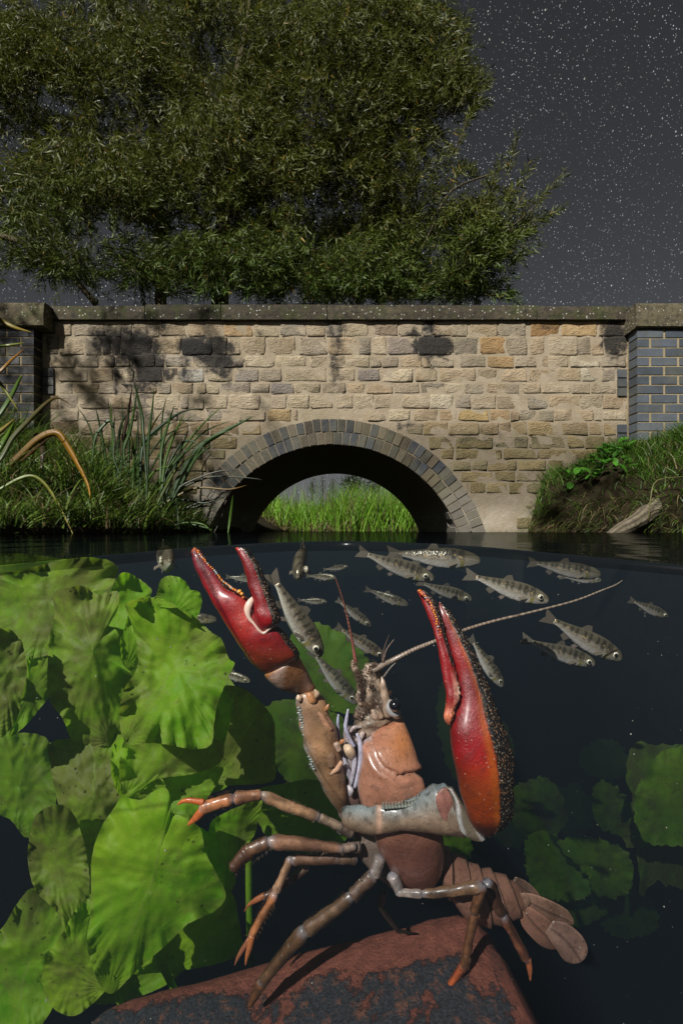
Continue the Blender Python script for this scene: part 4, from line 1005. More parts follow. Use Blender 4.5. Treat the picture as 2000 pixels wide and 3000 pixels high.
# ------------------------------------------------------------------ the red brick it stands on
rk = MB(); v = []; c = []
def sgnp(x, e): return math.copysign(abs(x) ** e, x)
nu, nv = 120, 60
rot = Matrix.Rotation(R_(-9.5), 4, 'Y') @ Matrix.Rotation(R_(6), 4, 'Z') @ Matrix.Rotation(R_(9), 4, 'X')
cen = Vector((-.0125, .238, -.316))
for i in range(nv + 1):
    th = -math.pi / 2 + math.pi * i / nv
    for j in range(nu):
        ph = 2 * math.pi * j / nu
        q = Vector((sgnp(math.cos(th), .22) * sgnp(math.cos(ph), .22) * .127, sgnp(math.cos(th), .22) * sgnp(math.sin(ph), .22) * .060, sgnp(math.sin(th), .22) * .057))
        q = rot @ q
        nn = mn.noise(q * 18) * .006 + mn.noise(q * 60) * .0022 + mn.noise(q * 160) * .0008
        q = q * (1 + nn / .1) + cen
        v.append(q)
        px, py = to_px(q)
        ridge = 2890 - .155 * (px - 400) if px < 1350 else 2760 + .9 * (px - 1350)
        c.append((1, 1, 1, float(ss(np.array(py - ridge), 5, 90)) * .74 + (.3 if py < ridge - 25 else 0)))
rk.add(v, [(i * nu + j, i * nu + (j + 1) % nu, (i + 1) * nu + (j + 1) % nu, (i + 1) * nu + j) for i in range(nv) for j in range(nu)], c)
tag(obj('brick_block', rk, MROCK), 'worn red brick with black algae lying under the crayfish', 'brick')
# mud-covered stone it rests on
rk = MB(); v = []; c = []
for i in range(25):
    th = -math.pi / 2 + math.pi * i / 24
    for j in range(40):
        ph = 2 * math.pi * j / 40
        q = Vector((math.cos(th) * math.cos(ph) * .19, math.cos(th) * math.sin(ph) * .11, math.sin(th) * .76)); q = Vector((q.x, q.y, q.z)) * (1 + .2 * mn.noise(q * 14)) + Vector((0, .27, -1.13)); v.append(q); c.append((.03, .026, .02, 1))
rk.add(v, [(i * 40 + j, i * 40 + (j + 1) % 40, (i + 1) * 40 + (j + 1) % 40, (i + 1) * 40 + j) for i in range(24) for j in range(40)], c)
tag(obj('boulder', rk, MEARTH), 'muddy boulder on the bed beneath the red brick', 'boulder')

# ------------------------------------------------------------------ submerged lily leaves
def leaf_mesh(out_px, Y, base, seed, amp=.012, curl=.010, rings=20, N=150, silt=.5, ruf=2.0, grow=1.05, tiltx=0, tilty=0):
    O = np.array(out_px, float); O = O.mean(0) + (O - O.mean(0)) * grow; O = np.vstack([O, O[:1]])
    # smooth closed outline
    n0 = len(O) - 1; S_ = []
    for i in range(n0):
        p0, p1, p2, p3 = O[(i - 1) % n0], O[i], O[(i + 1) % n0], O[(i + 2) % n0]
        for k in range(8):
            t = k / 8; S_.append(.5 * ((2 * p1) + (-p0 + p2) * t + (2 * p0 - 5 * p1 + 4 * p2 - p3) * t * t + (-p0 + 3 * p1 - 3 * p2 + p3) * t ** 3))
    S_ = np.array(S_ + [S_[0]]); d = np.concatenate([[0], np.cumsum(np.hypot(*np.diff(S_, axis=0).T))])
    q = np.linspace(0, d[-1], N + 1)[:-1]
    X = np.interp(q, d, S_[:, 0]); Yp = np.interp(q, d, S_[:, 1])
    cx, cy_ = O[:-1].mean(0); size = math.sqrt(max(1, (X.max() - X.min()) * (Yp.max() - Yp.min())))
    fa = math.atan2(cy_ - base[1], cx - base[0])
    v = []; c = []
    for r in range(rings + 1):
        f_ = (r / rings) ** .85 if r else 0
        for j in range(N):
            bxx, byy = X[j], Yp[j]
            rr_ = math.hypot(bxx - cx, byy - cy_) or 1
            sc = 1 + (ruf * mn.noise(Vector((q[j] * .06, seed * 3.1, 0))) + ruf * .6 * mn.noise(Vector((q[j] * .2, seed * 1.1, 5)))) / rr_
            x, y = cx + (bxx - cx) * f_ * sc, cy_ + (byy - cy_) * f_ * sc
            dx, dy = x - base[0], y - base[1]
            an = math.atan2(dy, dx) - fa; an = (an + math.pi) % (2 * math.pi) - math.pi
            dist = math.hypot(dx, dy) / size
            amp_ = amp; amp = amp_ * .5
            dy_ = amp * (math.sin(an * 5 + seed) * .28 * min(1, dist * 1.2) + 1.1 * mn.noise(Vector((x * .006, y * .006, seed))) + .38 * mn.noise(Vector((x * .016, y * .016, seed + 9))) + .16 * mn.noise(Vector((x * .045, y * .045, seed + 4))))
            dy_ += curl * 1.0 * f_ ** 5 * (mn.noise(Vector((q[j] * .018, seed, 2))) * 1.6 + .5 * mn.noise(Vector((q[j] * .07, seed, 7))))
            dy_ += amp * 1.5 * ((x - cx) / size * math.cos(seed) + (y - cy_) / size * math.sin(seed)) ** 2 * 4 * math.copysign(1, math.sin(seed * 2.3) + .3)
            amp = amp_
            dy_ += tiltx * (x - cx) / size + tilty * (y - cy_) / size
            v.append(P(x, y, Y + dy_))
            c.append((an / (2 * math.pi) + .5, dist, silt, f_))
    f = [(r * N + j, r * N + (j + 1) % N, (r + 1) * N + (j + 1) % N, (r + 1) * N + j) for r in range(rings) for j in range(N)]
    return mesh(v, f, c)
def E_(*p): return [ZE(*q) for q in p]
def F_(*p): return [ZF(*q) for q in p]
def H_(*p): return [ZH(*q) for q in p]
lily = thing('water_lily_plant', 'mass of soft bright green water lily leaves left of the crayfish', 'water plant', (-.1, .3, -.5))
LEAVES = [
 (E_((735, 385), (800, 372), (860, 385), (990, 395), (1100, 450), (1200, 540), (1262, 585), (1300, 690), (1332, 715), (1290, 800), (1262, 870), (1232, 960), (1218, 1050), (1202, 1160), (1100, 1185), (1000, 1165), (880, 1150), (740, 1150), (700, 1000), (730, 850), (790, 760), (802, 650), (775, 520), (745, 440)), .262, ZE(720, 1150), .35, .016, .010, 0, -.02),
 (E_((322, 322), (430, 290), (480, 285), (560, 330), (620, 318), (676, 322), (668, 420), (620, 500), (665, 530), (692, 620), (715, 700), (760, 820), (740, 1000), (700, 1140), (560, 1160), (430, 1140), (370, 1010), (292, 900), (288, 700), (300, 560), (325, 440)), .288, ZE(640, 1160), .75, .016, .010, .02, 0),
 (E_((-150, 210), (0, 200), (130, 185), (400, 118), (560, 120), (645, 150), (660, 200), (600, 290), (450, 300), (360, 400), (330, 560), (290, 640), (140, 670), (60, 600), (-150, 520)), .345, ZE(100, 700), .85, .014, .008, 0, 0),
 (E_((-150, 500), (0, 520), (60, 530), (110, 570), (135, 640), (152, 760), (130, 870), (100, 1010), (0, 1130), (-150, 1130)), .262, ZE(-60, 1100), .6, .01, .006, .01, 0),
 (E_((705, 200), (790, 230), (862, 290), (850, 345), (800, 380), (760, 420), (770, 500), (750, 560), (660, 570), (590, 500), (670, 330), (640, 300)), .325, ZE(660, 560), .3, .010, .006, 0, 0),
 (E_((905, 320), (930, 240), (990, 215), (1060, 240), (1092, 290), (1130, 295), (1156, 340), (1145, 400), (1120, 445), (1060, 430), (1000, 395), (900, 335)), .300, ZE(980, 440), .1, .007, .004, 0, 0),
 (E_((735, 370), (800, 340), (880, 335), (940, 345), (1003, 380), (990, 392), (880, 390), (760, 390)), .268, ZE(860, 395), .8, .008, .004, 0, 0),
 (E_((740, 440), (780, 540), (802, 640), (770, 740), (712, 720), (694, 590), (720, 510)), .282, ZE(720, 740), .2, .005, .003, .004, 0),
 (E_((1310, 850), (1400, 870), (1480, 930), (1540, 1000), (1568, 1060), (1572, 1250), (1562, 1370), (1400, 1395), (1240, 1380), (1205, 1250), (1262, 1000), (1290, 880)), .330, ZE(1210, 1400), .7, .014, .008, -.02, 0),
 (E_((1290, 852), (1330, 890), (1342, 960), (1305, 1100), (1272, 1235), (1230, 1215), (1210, 1120), (1248, 960)), .298, ZE(1230, 1240), .3, .008, .006, 0, 0),
 (E_((292, 615), (298, 850), (235, 960), (140, 1070), (55, 1125), (100, 1010), (140, 800), (170, 680)), .33, ZE(60, 1120), .5, .012, .006, .03, 0),
 (E_((298, 1185), (480, 1150), (660, 1138), (742, 1155), (705, 1300), (700, 1470), (640, 1560), (590, 1700), (560, 1830), (540, 1930), (480, 1900), (420, 1700), (340, 1500), (302, 1300)), .285, ZE(560, 1900), .6, .016, .008, 0, 0),
 (E_((742, 1140), (900, 1120), (1100, 1150), (1205, 1145), (1270, 1200), (1240, 1290), (1100, 1345), (900, 1375), (800, 1450), (765, 1505), (715, 1470), (700, 1300)), .272, ZE(720, 1480), .85, .012, .006, 0, .01),
 (E_((660, 1180), (735, 1150), (720, 1300), (700, 1460), (665, 1420), (640, 1300)), .268, ZE(700, 1460), .0, .008, .006, 0, 0),
 (E_((780, 1490), (830, 1400), (960, 1350), (1100, 1320), (1262, 1318), (1250, 1380), (1200, 1460), (1130, 1560), (1080, 1660), (1000, 1680), (940, 1520), (820, 1520)), .288, ZE(790, 1500), .25, .012, .006, 0, 0),
 (F_((710, 70), (750, 95), (820, 102), (880, 60), (950, 38), (978, 120), (976, 225), (1000, 185), (1080, 215), (1142, 270), (1162, 380), (1212, 480), (1278, 620), (1230, 702), (1150, 745), (1060, 790), (950, 900), (820, 1010), (740, 1090), (650, 1165), (580, 1100), (520, 900), (540, 700), (545, 420), (600, 250), (680, 130)), .246, ZF(630, 1160), .05, .013, .006, 0, .01),
 (F_((1138, 270), (1160, 248), (1200, 272), (1232, 200), (1400, 120), (1495, 98), (1470, 200), (1452, 290), (1335, 440), (1312, 485), (1352, 540), (1300, 625), (1250, 600), (1180, 450), (1140, 340)), .272, ZF(1290, 620), .3, .009, .006, 0, 0),
 (F_((1240, 610), (1330, 645), (1372, 850), (1374, 960), (1200, 1030), (900, 1070), (780, 1060), (950, 880), (1100, 740)), .31, ZF(1000, 1060), .1, .010, .004, 0, 0),
 (F_((220, 180), (280, 140), (360, 130), (430, 200), (490, 400), (505, 620), (450, 790), (380, 830), (330, 720), (270, 660), (210, 600), (175, 480), (170, 360), (190, 250)), .275, ZF(420, 820), .8, .010, .006, .01, 0),
 (F_((430, 740), (520, 680), (565, 950), (645, 1110), (600, 1175), (480, 1285), (400, 1312), (300, 1255), (250, 1100), (300, 950), (370, 850)), .258, ZF(600, 1160), .4, .012, .006, 0, 0),
 (F_((-200, 950), (0, 850), (100, 700), (190, 610), (300, 670), (358, 850), (300, 950), (257, 1070), (272, 1180), (300, 1255), (220, 1380), (100, 1480), (-200, 1500)), .29, ZF(60, 1480), .15, .014, .006, 0, 0),
 (E_((-100, 1100), (80, 1120), (280, 1180), (312, 1540), (240, 1640), (150, 1700), (60, 1600), (-100, 1500)), .42, ZE(60, 1700), .2, .02, .006, 0, 0),
 (E_((-100, 150), (300, 120), (640, 260), (700, 500), (500, 760), (200, 800), (-100, 640)), .47, ZE(200, 800), .4, .02, .006, 0, 0),
 (F_((300, 760), (620, 640), (1020, 760), (1100, 960), (900, 1160), (500, 1220)), .345, ZF(700, 1200), .1, .014, .006, 0, 0),
 (E_((700, 700), (1000, 640), (1300, 800), (1400, 1100), (1300, 1400), (900, 1450), (700, 1200)), .37, ZE(1000, 1450), .4, .018, .006, 0, 0),
 ([(745, 2330), (830, 2300), (930, 2290), (1000, 2330), (1020, 2420), (980, 2480), (860, 2490), (780, 2440)], .40, (820, 2490), .2, .012, .006, 0, 0),
]
for i, (o_, Y_, b_, silt, amp, curl, tx, ty) in enumerate(LEAVES):
    obj('leaf', leaf_mesh(o_, Y_, b_, i * 1.37 + 2, amp, curl, silt=silt, tiltx=tx, tilty=ty, N=150 if i < 22 else 90), MLILY, lily)
for pts in [[(730, 2400, .38, 9), (728, 2600, .38, 9), (735, 2830, .38, 9)], [(350, 2560, .30, 8), (440, 2760, .30, 9), (520, 2920, .30, 10), (560, 3060, .30, 11)], [(260, 2560, .30, 7), (300, 2760, .30, 8), (360, 2960, .30, 9)]]:
    m_ = MB(); loft(m_, path_st(pts), (.5, .3, 0, .5), k=1, n=10); obj('stem', m_, MLILY, lily)
lily2 = thing('water_lily_plant', 'dim water lily leaves far back behind the crayfish on the right', 'water plant', (.5, .8, -.52))
for i, (o_, Y_, b_, silt) in enumerate([
 (H_((1420, 360), (1568, 325), (1750, 330), (1750, 960), (1568, 950), (1450, 945), (1350, 935), (1290, 865), (1250, 735), (1272, 600), (1335, 480)), .52, ZH(1700, 500), .05),
 (H_((1250, 300), (1400, 330), (1600, 330), (1750, 600), (1750, 1260), (1500, 1205), (1380, 1180), (1330, 1220), (1308, 1275), (1285, 1240), (1272, 1020), (1180, 930), (1130, 830), (1220, 780), (1240, 620), (1200, 540)), .60, ZH(1700, 800), .95),
 (H_((560, 900), (720, 880), (780, 1000), (920, 1130), (960, 1250), (850, 1310), (680, 1300), (575, 1220), (540, 1050)), .66, ZH(700, 1300), .2),
 (H_((780, 920), (1000, 920), (1180, 1000), (1240, 1150), (1150, 1290), (1000, 1270), (920, 1120), (800, 1010)), .62, ZH(1100, 1290), .2),
 (H_((980, 600), (1050, 540), (1170, 620), (1235, 780), (1130, 870), (1000, 800)), .8, ZH(1100, 860), .3),
 (H_((440, 600), (640, 520), (740, 600), (800, 800), (600, 900), (460, 800)), .85, ZH(600, 900), .6),
 (H_((300, 700), (420, 560), (560, 640), (600, 820), (480, 960), (340, 900)), 1.2, ZH(400, 960), .1), (H_((700, 640), (860, 560), (980, 700), (940, 860), (780, 880)), 1.35, ZH(860, 880), .1),
 (H_((900, 330), (1050, 260), (1180, 330), (1200, 470), (1060, 520), (920, 460)), 1.4, ZH(1100, 520), .3), (H_((620, 1180), (800, 1150), (1000, 1240), (1040, 1400), (860, 1480), (660, 1400)), .75, ZH(820, 1480), .1),
 (H_((1000, 1300), (1180, 1220), (1360, 1330), (1380, 1500), (1180, 1560), (1040, 1480)), .85, ZH(1200, 1560), .2),
 ([(1290, 2020), (1420, 2060), (1500, 2200), (1440, 2330), (1320, 2260)], 1.2, (1400, 2330), .1),
 ([(1290, 2440), (1340, 2400), (1380, 2480), (1350, 2560), (1300, 2560)], .5, (1320, 2560), .1),
 ([(840, 1900), (900, 1830), (1000, 1860), (1090, 1960), (1060, 2080), (900, 2060), (850, 1980)], .62, (950, 2080), .1),
 ([(780, 2080), (900, 2060), (1020, 2140), (1000, 2290), (860, 2290), (790, 2200)], .62, (860, 2290), .3)]):
    Y_ *= 1.6
    o = obj('leaf', leaf_mesh(o_, Y_, b_, i * 2.1 + 50, .02, .01, rings=14, N=130, silt=silt, ruf=12), MLILY, lily2)

# ------------------------------------------------------------------ fish
def build_fish(bend=0.0, tone=1.0):
    """unit fish along +X (snout at .5), back up +Z, side towards -Y"""
    xs_ = [-.42, -.38, -.30, -.18, -.05, .08, .2, .3, .38, .44, .48, .5]
    up = [.030, .036, .048, .070, .094, .112, .116, .106, .090, .068, .042, .014]
    dn = [.030, .034, .050, .082, .112, .126, .122, .106, .084, .062, .042, .016]
    wd = [.010, .014, .022, .036, .048, .056, .060, .058, .050, .038, .026, .010]
    T = cat(list(zip(xs_, up, dn, wd)), 4); n = 22; v = []; c = []
    for (x, u_, d_n, w) in T:
        for j in range(n):
            a = 2 * math.pi * j / n; s_, co = math.sin(a), math.cos(a)
            z = (u_ if s_ > 0 else d_n) * s_; v.append((x, w * co + bend * math.sin((x - .1) * 3.2) * (1 if x < .1 else .5), z + .004))
            h = z / (u_ if s_ > 0 else d_n) 
            back = np.array((.15, .13, .09)); flank = np.array((.38, .33, .26)); belly = np.array((.72, .67, .63))
            cc = belly if h < -.35 else (flank if h < .15 else back)
            if -.6 < h <= -.35: cc = belly * .5 + flank * .5
            bar = (math.sin(x * 78) > .1) and -.15 < h < .8 and x < .26
            if bar: cc = cc * .32
            if x > .30: cc = cc * .75 + np.array((.06, .05, .03))
            if .27 < x < .305: cc = np.array((.32, .28, .10)) if h < 0 else cc * .5
            gl = 1.0 if (.0 < h < .35 and x < .3) else 0.0
            c.append((*(cc * tone), gl))
    m = len(T)
    f = [(i * n + j, (i + 1) * n + j, (i + 1) * n + (j + 1) % n, i * n + (j + 1) % n) for i in range(m - 1) for j in range(n)]
    f += [tuple(range(n)), tuple((m - 1) * n + j for j in range(n))[::-1]]
    b = mesh(v, f, c)
    def fin(pts, rays=6, th=.0015, col=(.22, .19, .15)):
        pts = [(p[0], p[1] + bend * math.sin((p[0] - .1) * 3.2) * (1 if p[0] < .1 else .5), p[2]) for p in pts]
        v = []; 
        for s in (-1, 1): v += [(p[0], p[1] + s * th, p[2]) for p in pts]
        k = len(pts); return mesh(v, [tuple(range(k)), tuple(range(k, 2 * k))[::-1]] + [(i, i + k, (i + 1) % k + k, (i + 1) % k) for i in range(k)], [(*col, 1)] * len(v), False)
    parts = [('tail_fin', fin([(-.40, 0, .03), (-.46, 0, .05), (-.57, 0, .085), (-.55, 0, .03), (-.53, 0, 0), (-.55, 0, -.03), (-.57, 0, -.085), (-.46, 0, -.05), (-.40, 0, -.03)])),
             ('dorsal_fin', fin([(.04, 0, .085), (-.01, 0, .165), (-.06, 0, .15), (-.12, 0, .072)])),
             ('pelvic_fin', fin([(.0, 0, -.09), (-.06, 0, -.16), (-.10, 0, -.14), (-.05, 0, -.085)], col=(.35, .28, .24))),
             ('anal_fin', fin([(-.15, 0, -.07), (-.21, 0, -.135), (-.27, 0, -.10), (-.25, 0, -.05)]))]
    for s in (-1, 1):
        parts.append(('pectoral_fin', fin([(.24, s * .055, -.05), (.13, s * .10, -.10), (.10, s * .095, -.075), (.20, s * .058, -.035)], col=(.38, .32, .25))))
    ring = MB(); sphere(ring, Vector((0, 0, 0)), .036, lambda th: (.008, .008, .008, 0) if th < .72 else ((.72, .66, .50, 0) if th < 1.5 else (.3, .27, .2, 0)), 20, 16, .7)
    eye = ring.mesh()
    for me in [b]: me.materials.append(MFISH)
    for _, me in parts: me.materials.append(MFIN)
    eye.materials.append(MEYE)
    return b, parts, eye
FVAR = [build_fish(.0, 1.0), build_fish(.05, 1.2), build_fish(-.06, .9), build_fish(.10, 1.1)]
FISH = [
 ((796, 1665), (939, 1926), .315, 0, 'large striped minnow diving steeply beside the left claw'),
 ((981, 1825), (1124, 1924), .37, 0, 'barred minnow just above the antenna bases'),
 ((1045, 1612), (1271, 1700), .46, 0, 'minnow with bright round eye straight above the right claw tip'),
 ((1130, 1618), (1404, 1644), .52, 0, 'big silvery minnow at the surface with reddish snout, uppermost of the centre pair'),
 ((1360, 1682), (1608, 1762), .35, 0, 'pale bellied minnow swimming right, left of the long antenna tip'),
 ((1575, 1795), (1818, 1932), .31, 0, 'closest minnow on the right with spread fins, under the long antenna'),
 ((1523, 1868), (1746, 1950), .42, 0, 'dim minnow half hidden below the spread finned one'),
 ((1545, 1648), (1755, 1684), .55, 0, 'blurred grey minnow near the surface at upper right'),
 ((1827, 1752), (1956, 1808), .62, 0, 'tiny faint minnow at the far right'),
 ((1372, 1862), (1471, 2012), .45, 0, 'minnow pointing down just right of the raised red claw'),
 ((1220, 1700), (1382, 1760), .60, 0, 'faint minnow right of the right claw tip'),
 ((1066, 1727), (1195, 1772), .66, 0, 'faint minnow left of the right claw tip'),
 ((870, 1758), (957, 1764), .68, 0, 'faint small minnow beside the thin left antenna'),
 ((892, 1690), (983, 1692), .5, 0, 'little minnow tucked behind the front-on minnow'),
 ((945, 1668), (1019, 1660), .6, 0, 'small minnow near the surface, right of the front-on minnow'),
 ((500, 1800), (636, 1816), .40, 0, 'minnow peeping out behind the small scalloped leaf'),
 ((620, 1965), (732, 1998), .44, 0, 'minnow peeping out from behind the big folded leaf'),
 ((905, 1905), (1045, 2062), .55, 0, 'dark minnow diving behind the crayfish face'),
 ((985, 1755), (1085, 1835), .62, 0, 'shadowy minnow crossing behind the thin left antenna'),
 ((872, 1602), (884, 1688), .335, .085, 'minnow seen front-on with its back to the surface'),
 ((484, 1618), (490, 1650), .37, .095, 'minnow facing the lens above the lily leaves'),
 ((1640, 1690), (1760, 1700), .75, 0, 'very faint minnow under the surface at right'),
 ((660, 1690), (760, 1700), .70, 0, 'faint minnow seen between the fingers of the left claw'),
]
for i, (t_, h_, Yf, back, lab) in enumerate(FISH):
    hp, tp = P(*h_, Yf), P(*t_, Yf + back)
    yaw = random.uniform(-.012, .012)
    tp = tp + Vector((0, yaw, 0))
    X = (hp - tp); L = X.length / (1.08 if back == 0 else 1.0); X.normalize()
    if back:
        Zx = Vector((0, -.35, 1)) if i != 20 else Vector((0, 0, 1)); Yv = Zx.cross(X).normalized(); Zv = X.cross(Yv).normalized()
    else:
        Yv = Vector((0, 1, 0)) + Vector((0, 0, random.uniform(-.1, .25))); Zv = X.cross(Yv).normalized(); Yv = Zv.cross(X).normalized()
    Rm = Matrix((X, Yv, Zv)).transposed().to_4x4()
    FB, FPARTS, FEYE = FVAR[(i * 7 + 1) % 4]
    root = bpy.data.objects.new('minnow', FB); C.objects.link(root)
    mid = hp - X * L * .5
    root.matrix_world = Matrix.Translation(mid) @ Rm @ Matrix.Diagonal((L, L, L, 1))
    tag(root, lab, 'fish', 'minnows swimming round the crayfish')
    for nm, me in FPARTS:
        q = bpy.data.objects.new(nm, me); C.objects.link(q); q.parent = root
    for s in (-1, 1):
        q = bpy.data.objects.new('eye', FEYE); C.objects.link(q); q.parent = root
        q.matrix_local = Matrix.Translation((.375, s * .040, .014)) @ (Matrix.Identity(4) if s < 0 else Matrix.Rotation(math.pi, 4, 'Z'))

pm = MB()
for i in range(650):
    Yp = random.uniform(.2, .9); px, py = random.uniform(-50, 2050), random.uniform(1680, 3000)
    q = P(px, py, Yp); rr_ = random.uniform(.5, 1.5) * random.random() * .00042 + .00008
    pm.add([q + Vector((rr_, 0, 0)), q + Vector((-rr_, 0, 0)), q + Vector((0, rr_, 0)), q + Vector((0, -rr_, 0)), q + Vector((0, 0, rr_)), q + Vector((0, 0, -rr_))],
           [(0, 2, 4), (2, 1, 4), (1, 3, 4), (3, 0, 4), (2, 0, 5), (1, 2, 5), (3, 1, 5), (0, 3, 5)], [(.35, .34, .28, 0)] * 6)
obj('drifting_silt', pm, MPLAIN, None, 'stuff')

# ------------------------------------------------------------------ grass and reeds
def blades(name, pos, L, W, lean, cols, mat=MGR, parent=None, kind='stuff', segs=4, droop=.8, az=None):
    """pos (n,3) roots; curved tapering blades"""
    n = len(pos); az = rng.uniform(0, 2 * np.pi, n) if az is None else az
    d = np.stack([np.cos(az), np.sin(az)], 1)
    fa = rng.uniform(0, np.pi, n); wv_ = np.stack([np.cos(fa), np.sin(fa)], 1) * W[:, None] / 2
    V = np.zeros((n, segs * 2 + 1, 3)); 
    th = lean.copy(); p = pos.copy()
    for k in range(segs):
        w = 1 - (k / segs) ** 1.5
        V[:, 2 * k, :] = p; V[:, 2 * k + 1, :] = p
        V[:, 2 * k, :2] -= wv_ * w; V[:, 2 * k + 1, :2] += wv_ * w
        st_ = L / segs
        p = p + np.stack([d[:, 0] * np.sin(th) * st_, d[:, 1] * np.sin(th) * st_, np.cos(th) * st_], 1)
        th = th + droop * rng.uniform(.4, 1.3, n) / segs
    V[:, -1, :] = p
    fq = []; ft = []
    off = (np.arange(n) * (segs * 2 + 1))[:, None]
    quads = np.concatenate([off + np.array([2 * k, 2 * k + 1, 2 * k + 3, 2 * k + 2]) for k in range(segs - 1)])
    tri = off + np.array([2 * segs - 2, 2 * segs - 1, 2 * segs])
    F3 = np.concatenate([quads[:, [0, 1, 2]], quads[:, [0, 2, 3]], tri])
    Cc = np.repeat(cols, segs * 2 + 1, 0)
    o = obj(name, mesh(V.reshape(-1, 3), F3, Cc), mat, parent, kind)
    return o
def gcol(n, dark=(.022, .05, .008), light=(.10, .17, .022), dead=.08, deadc=(.22, .17, .08)):
    t = rng.random(n)[:, None] ** 1.15
    c = np.array(dark) * (1 - t) + np.array(light) * t
    m_ = rng.random(n) < dead; c[m_] = np.array(deadc) * rng.uniform(.5, 1.2, (m_.sum(), 1)); return c
def scatter(n, x0, x1, y0, y1, cond):
    out = []; tot = 0
    while tot < n:
        x = rng.uniform(x0, x1, n * 2); y = rng.uniform(y0, y1, n * 2); z = ground_z(x, y)
        m_ = cond(x, y, z); q = np.stack([x, y, z - .005], 1)[m_]; out.append(q); tot += len(q)
    return np.concatenate(out)[:n]
# left bank
p = scatter(15000, -3.4, -.85, 1.15, 3.62, lambda x, y, z: (z > -.02) & (z < 1.2) & (np.abs(x / y) < .86))
n = len(p); sc = .55 + .45 * (p[:, 1] / 3.5)
clump = np.array([mn.noise(Vector((a * 4, b * 4, 0))) for a, b in p[:, :2]])
o = blades('grass', p, rng.uniform(.10, .26, n) * sc * (1 + 1.1 * clump) * np.where(rng.random(n) < .06, 1.8, 1), rng.uniform(.004, .011, n) * sc, rng.uniform(.05, 1.0, n), gcol(n, (.026, .06, .008), (.14, .22, .03), .1), droop=1.4)
# right bank
p = scatter(15000, 1.2, 3.6, 1.3, 3.62, lambda x, y, z: (z > .12) & (x / y < .95) & (np.sin(x * 9 + y * 5) * .3 + rng.random(len(x)) > .15 + .4 * ((x / y * F > 640) & (x / y * F < 835) & (y > 2.7))))
n = len(p)
o = blades('grass', p, rng.uniform(.05, .17, n), rng.uniform(.003, .007, n), rng.uniform(.05, 1.1, n), gcol(n, (.02, .055, .006), (.10, .20, .02), .1), droop=1.5)
p = scatter(900, 1.2, 2.4, 1.5, 3.5, lambda x, y, z: (z > .0) & (z < .22) & (x / y < .9)); n = len(p)
o = blades('hanging_grass', p, rng.uniform(.08, .2, n), rng.uniform(.003, .007, n), rng.uniform(1.0, 1.7, n), gcol(n, dead=.3), droop=1.8, az=rng.normal(np.pi, .7, n))
# meadow and reed bed seen through the arch
p = scatter(12000, -3, 3.2, 8.0, 10.8, lambda x, y, z: z > -.03); n = len(p)
o = blades('grass', p, rng.uniform(.3, .72, n), rng.uniform(.010, .022, n), rng.uniform(.0, .45, n), gcol(n, (.10, .25, .018), (.28, .50, .05), .1), droop=.8)
p = scatter(2600, -1.9, 2.0, 7.95, 8.4, lambda x, y, z: z > -.2); n = len(p)
o = blades('dead_reed_litter', p, rng.uniform(.12, .34, n), rng.uniform(.006, .014, n), rng.uniform(.2, 1.3, n), gcol(n, (.12, .09, .04), (.30, .24, .12), .0), droop=1.2)
p = scatter(2300, -.1, 2.1, 7.95, 9.4, lambda x, y, z: z > -.2); n = len(p)
o = blades('sedge', p, rng.uniform(.6, 1.05, n), rng.uniform(.012, .024, n), rng.uniform(.0, .35, n), gcol(n, (.07, .18, .015), (.22, .40, .04), .12), droop=.7)
p = scatter(260, -1.7, .4, 8.2, 9.4, lambda x, y, z: z > -.2); n = len(p)
o = blades('tall_grass', p, rng.uniform(.75, 1.15, n), rng.uniform(.010, .02, n), rng.uniform(.0, .25, n), gcol(n, (.06, .13, .012), (.18, .32, .03), .12), droop=.6)

def ribbon(pts, w, Y, col0, col1=None, name='leaf', parent=None, tip=.03, mat=MREED, base=.6):
    """one long strap leaf with a folded keel; pts in photograph px, w = full width px"""
    S_ = cat([(x, y) for x, y in pts], 5); n = len(S_); v = []; c = []
    for i, (x, y) in enumerate(S_):
        t = i / (n - 1); a = S_[max(i - 1, 0)]; b = S_[min(i + 1, n - 1)]; dx, dy = b - a; l = math.hypot(dx, dy) or 1
        ww = w / 2 * (base + (1 - base) * min(1, t * 4)) * (1 - max(0, (t - .45) / .55) ** 1.6) + tip
        nx, ny = -dy / l * ww, dx / l * ww
        yy = Y + .05 * math.sin(t * 3)
        k = yy / F
        cc = np.array(col0) if col1 is None else np.array(col0) * (1 - t) + np.array(col1) * t
        for (s, dp) in ((-1, 0), (0, .35), (1, 0)):
            v.append(P(x + nx * s, y + ny * s, yy + dp * ww * k)); c.append((*cc, 1))
        v.append(P(x, y, yy + (.35 * ww + 1.2) * k)); c.append((*cc, 1))
    f = []
    for i in range(n - 1):
        a, b = i * 4, (i + 1) * 4
        f += [(a, a + 1, b + 1, b), (a + 1, a + 2, b + 2, b + 1), (a + 2, a + 3, b + 3, b + 2), (a + 3, a, b, b + 3)]
    return obj(name, mesh(v, f, c), mat, parent)
reed = thing('reed_clump', 'clump of long dark strap leaves arching in front of the bridge wall', 'reeds', P(430, 1556, 2.7))
GD, GM, GL = (.022, .045, .016), (.04, .09, .015), (.09, .17, .02)
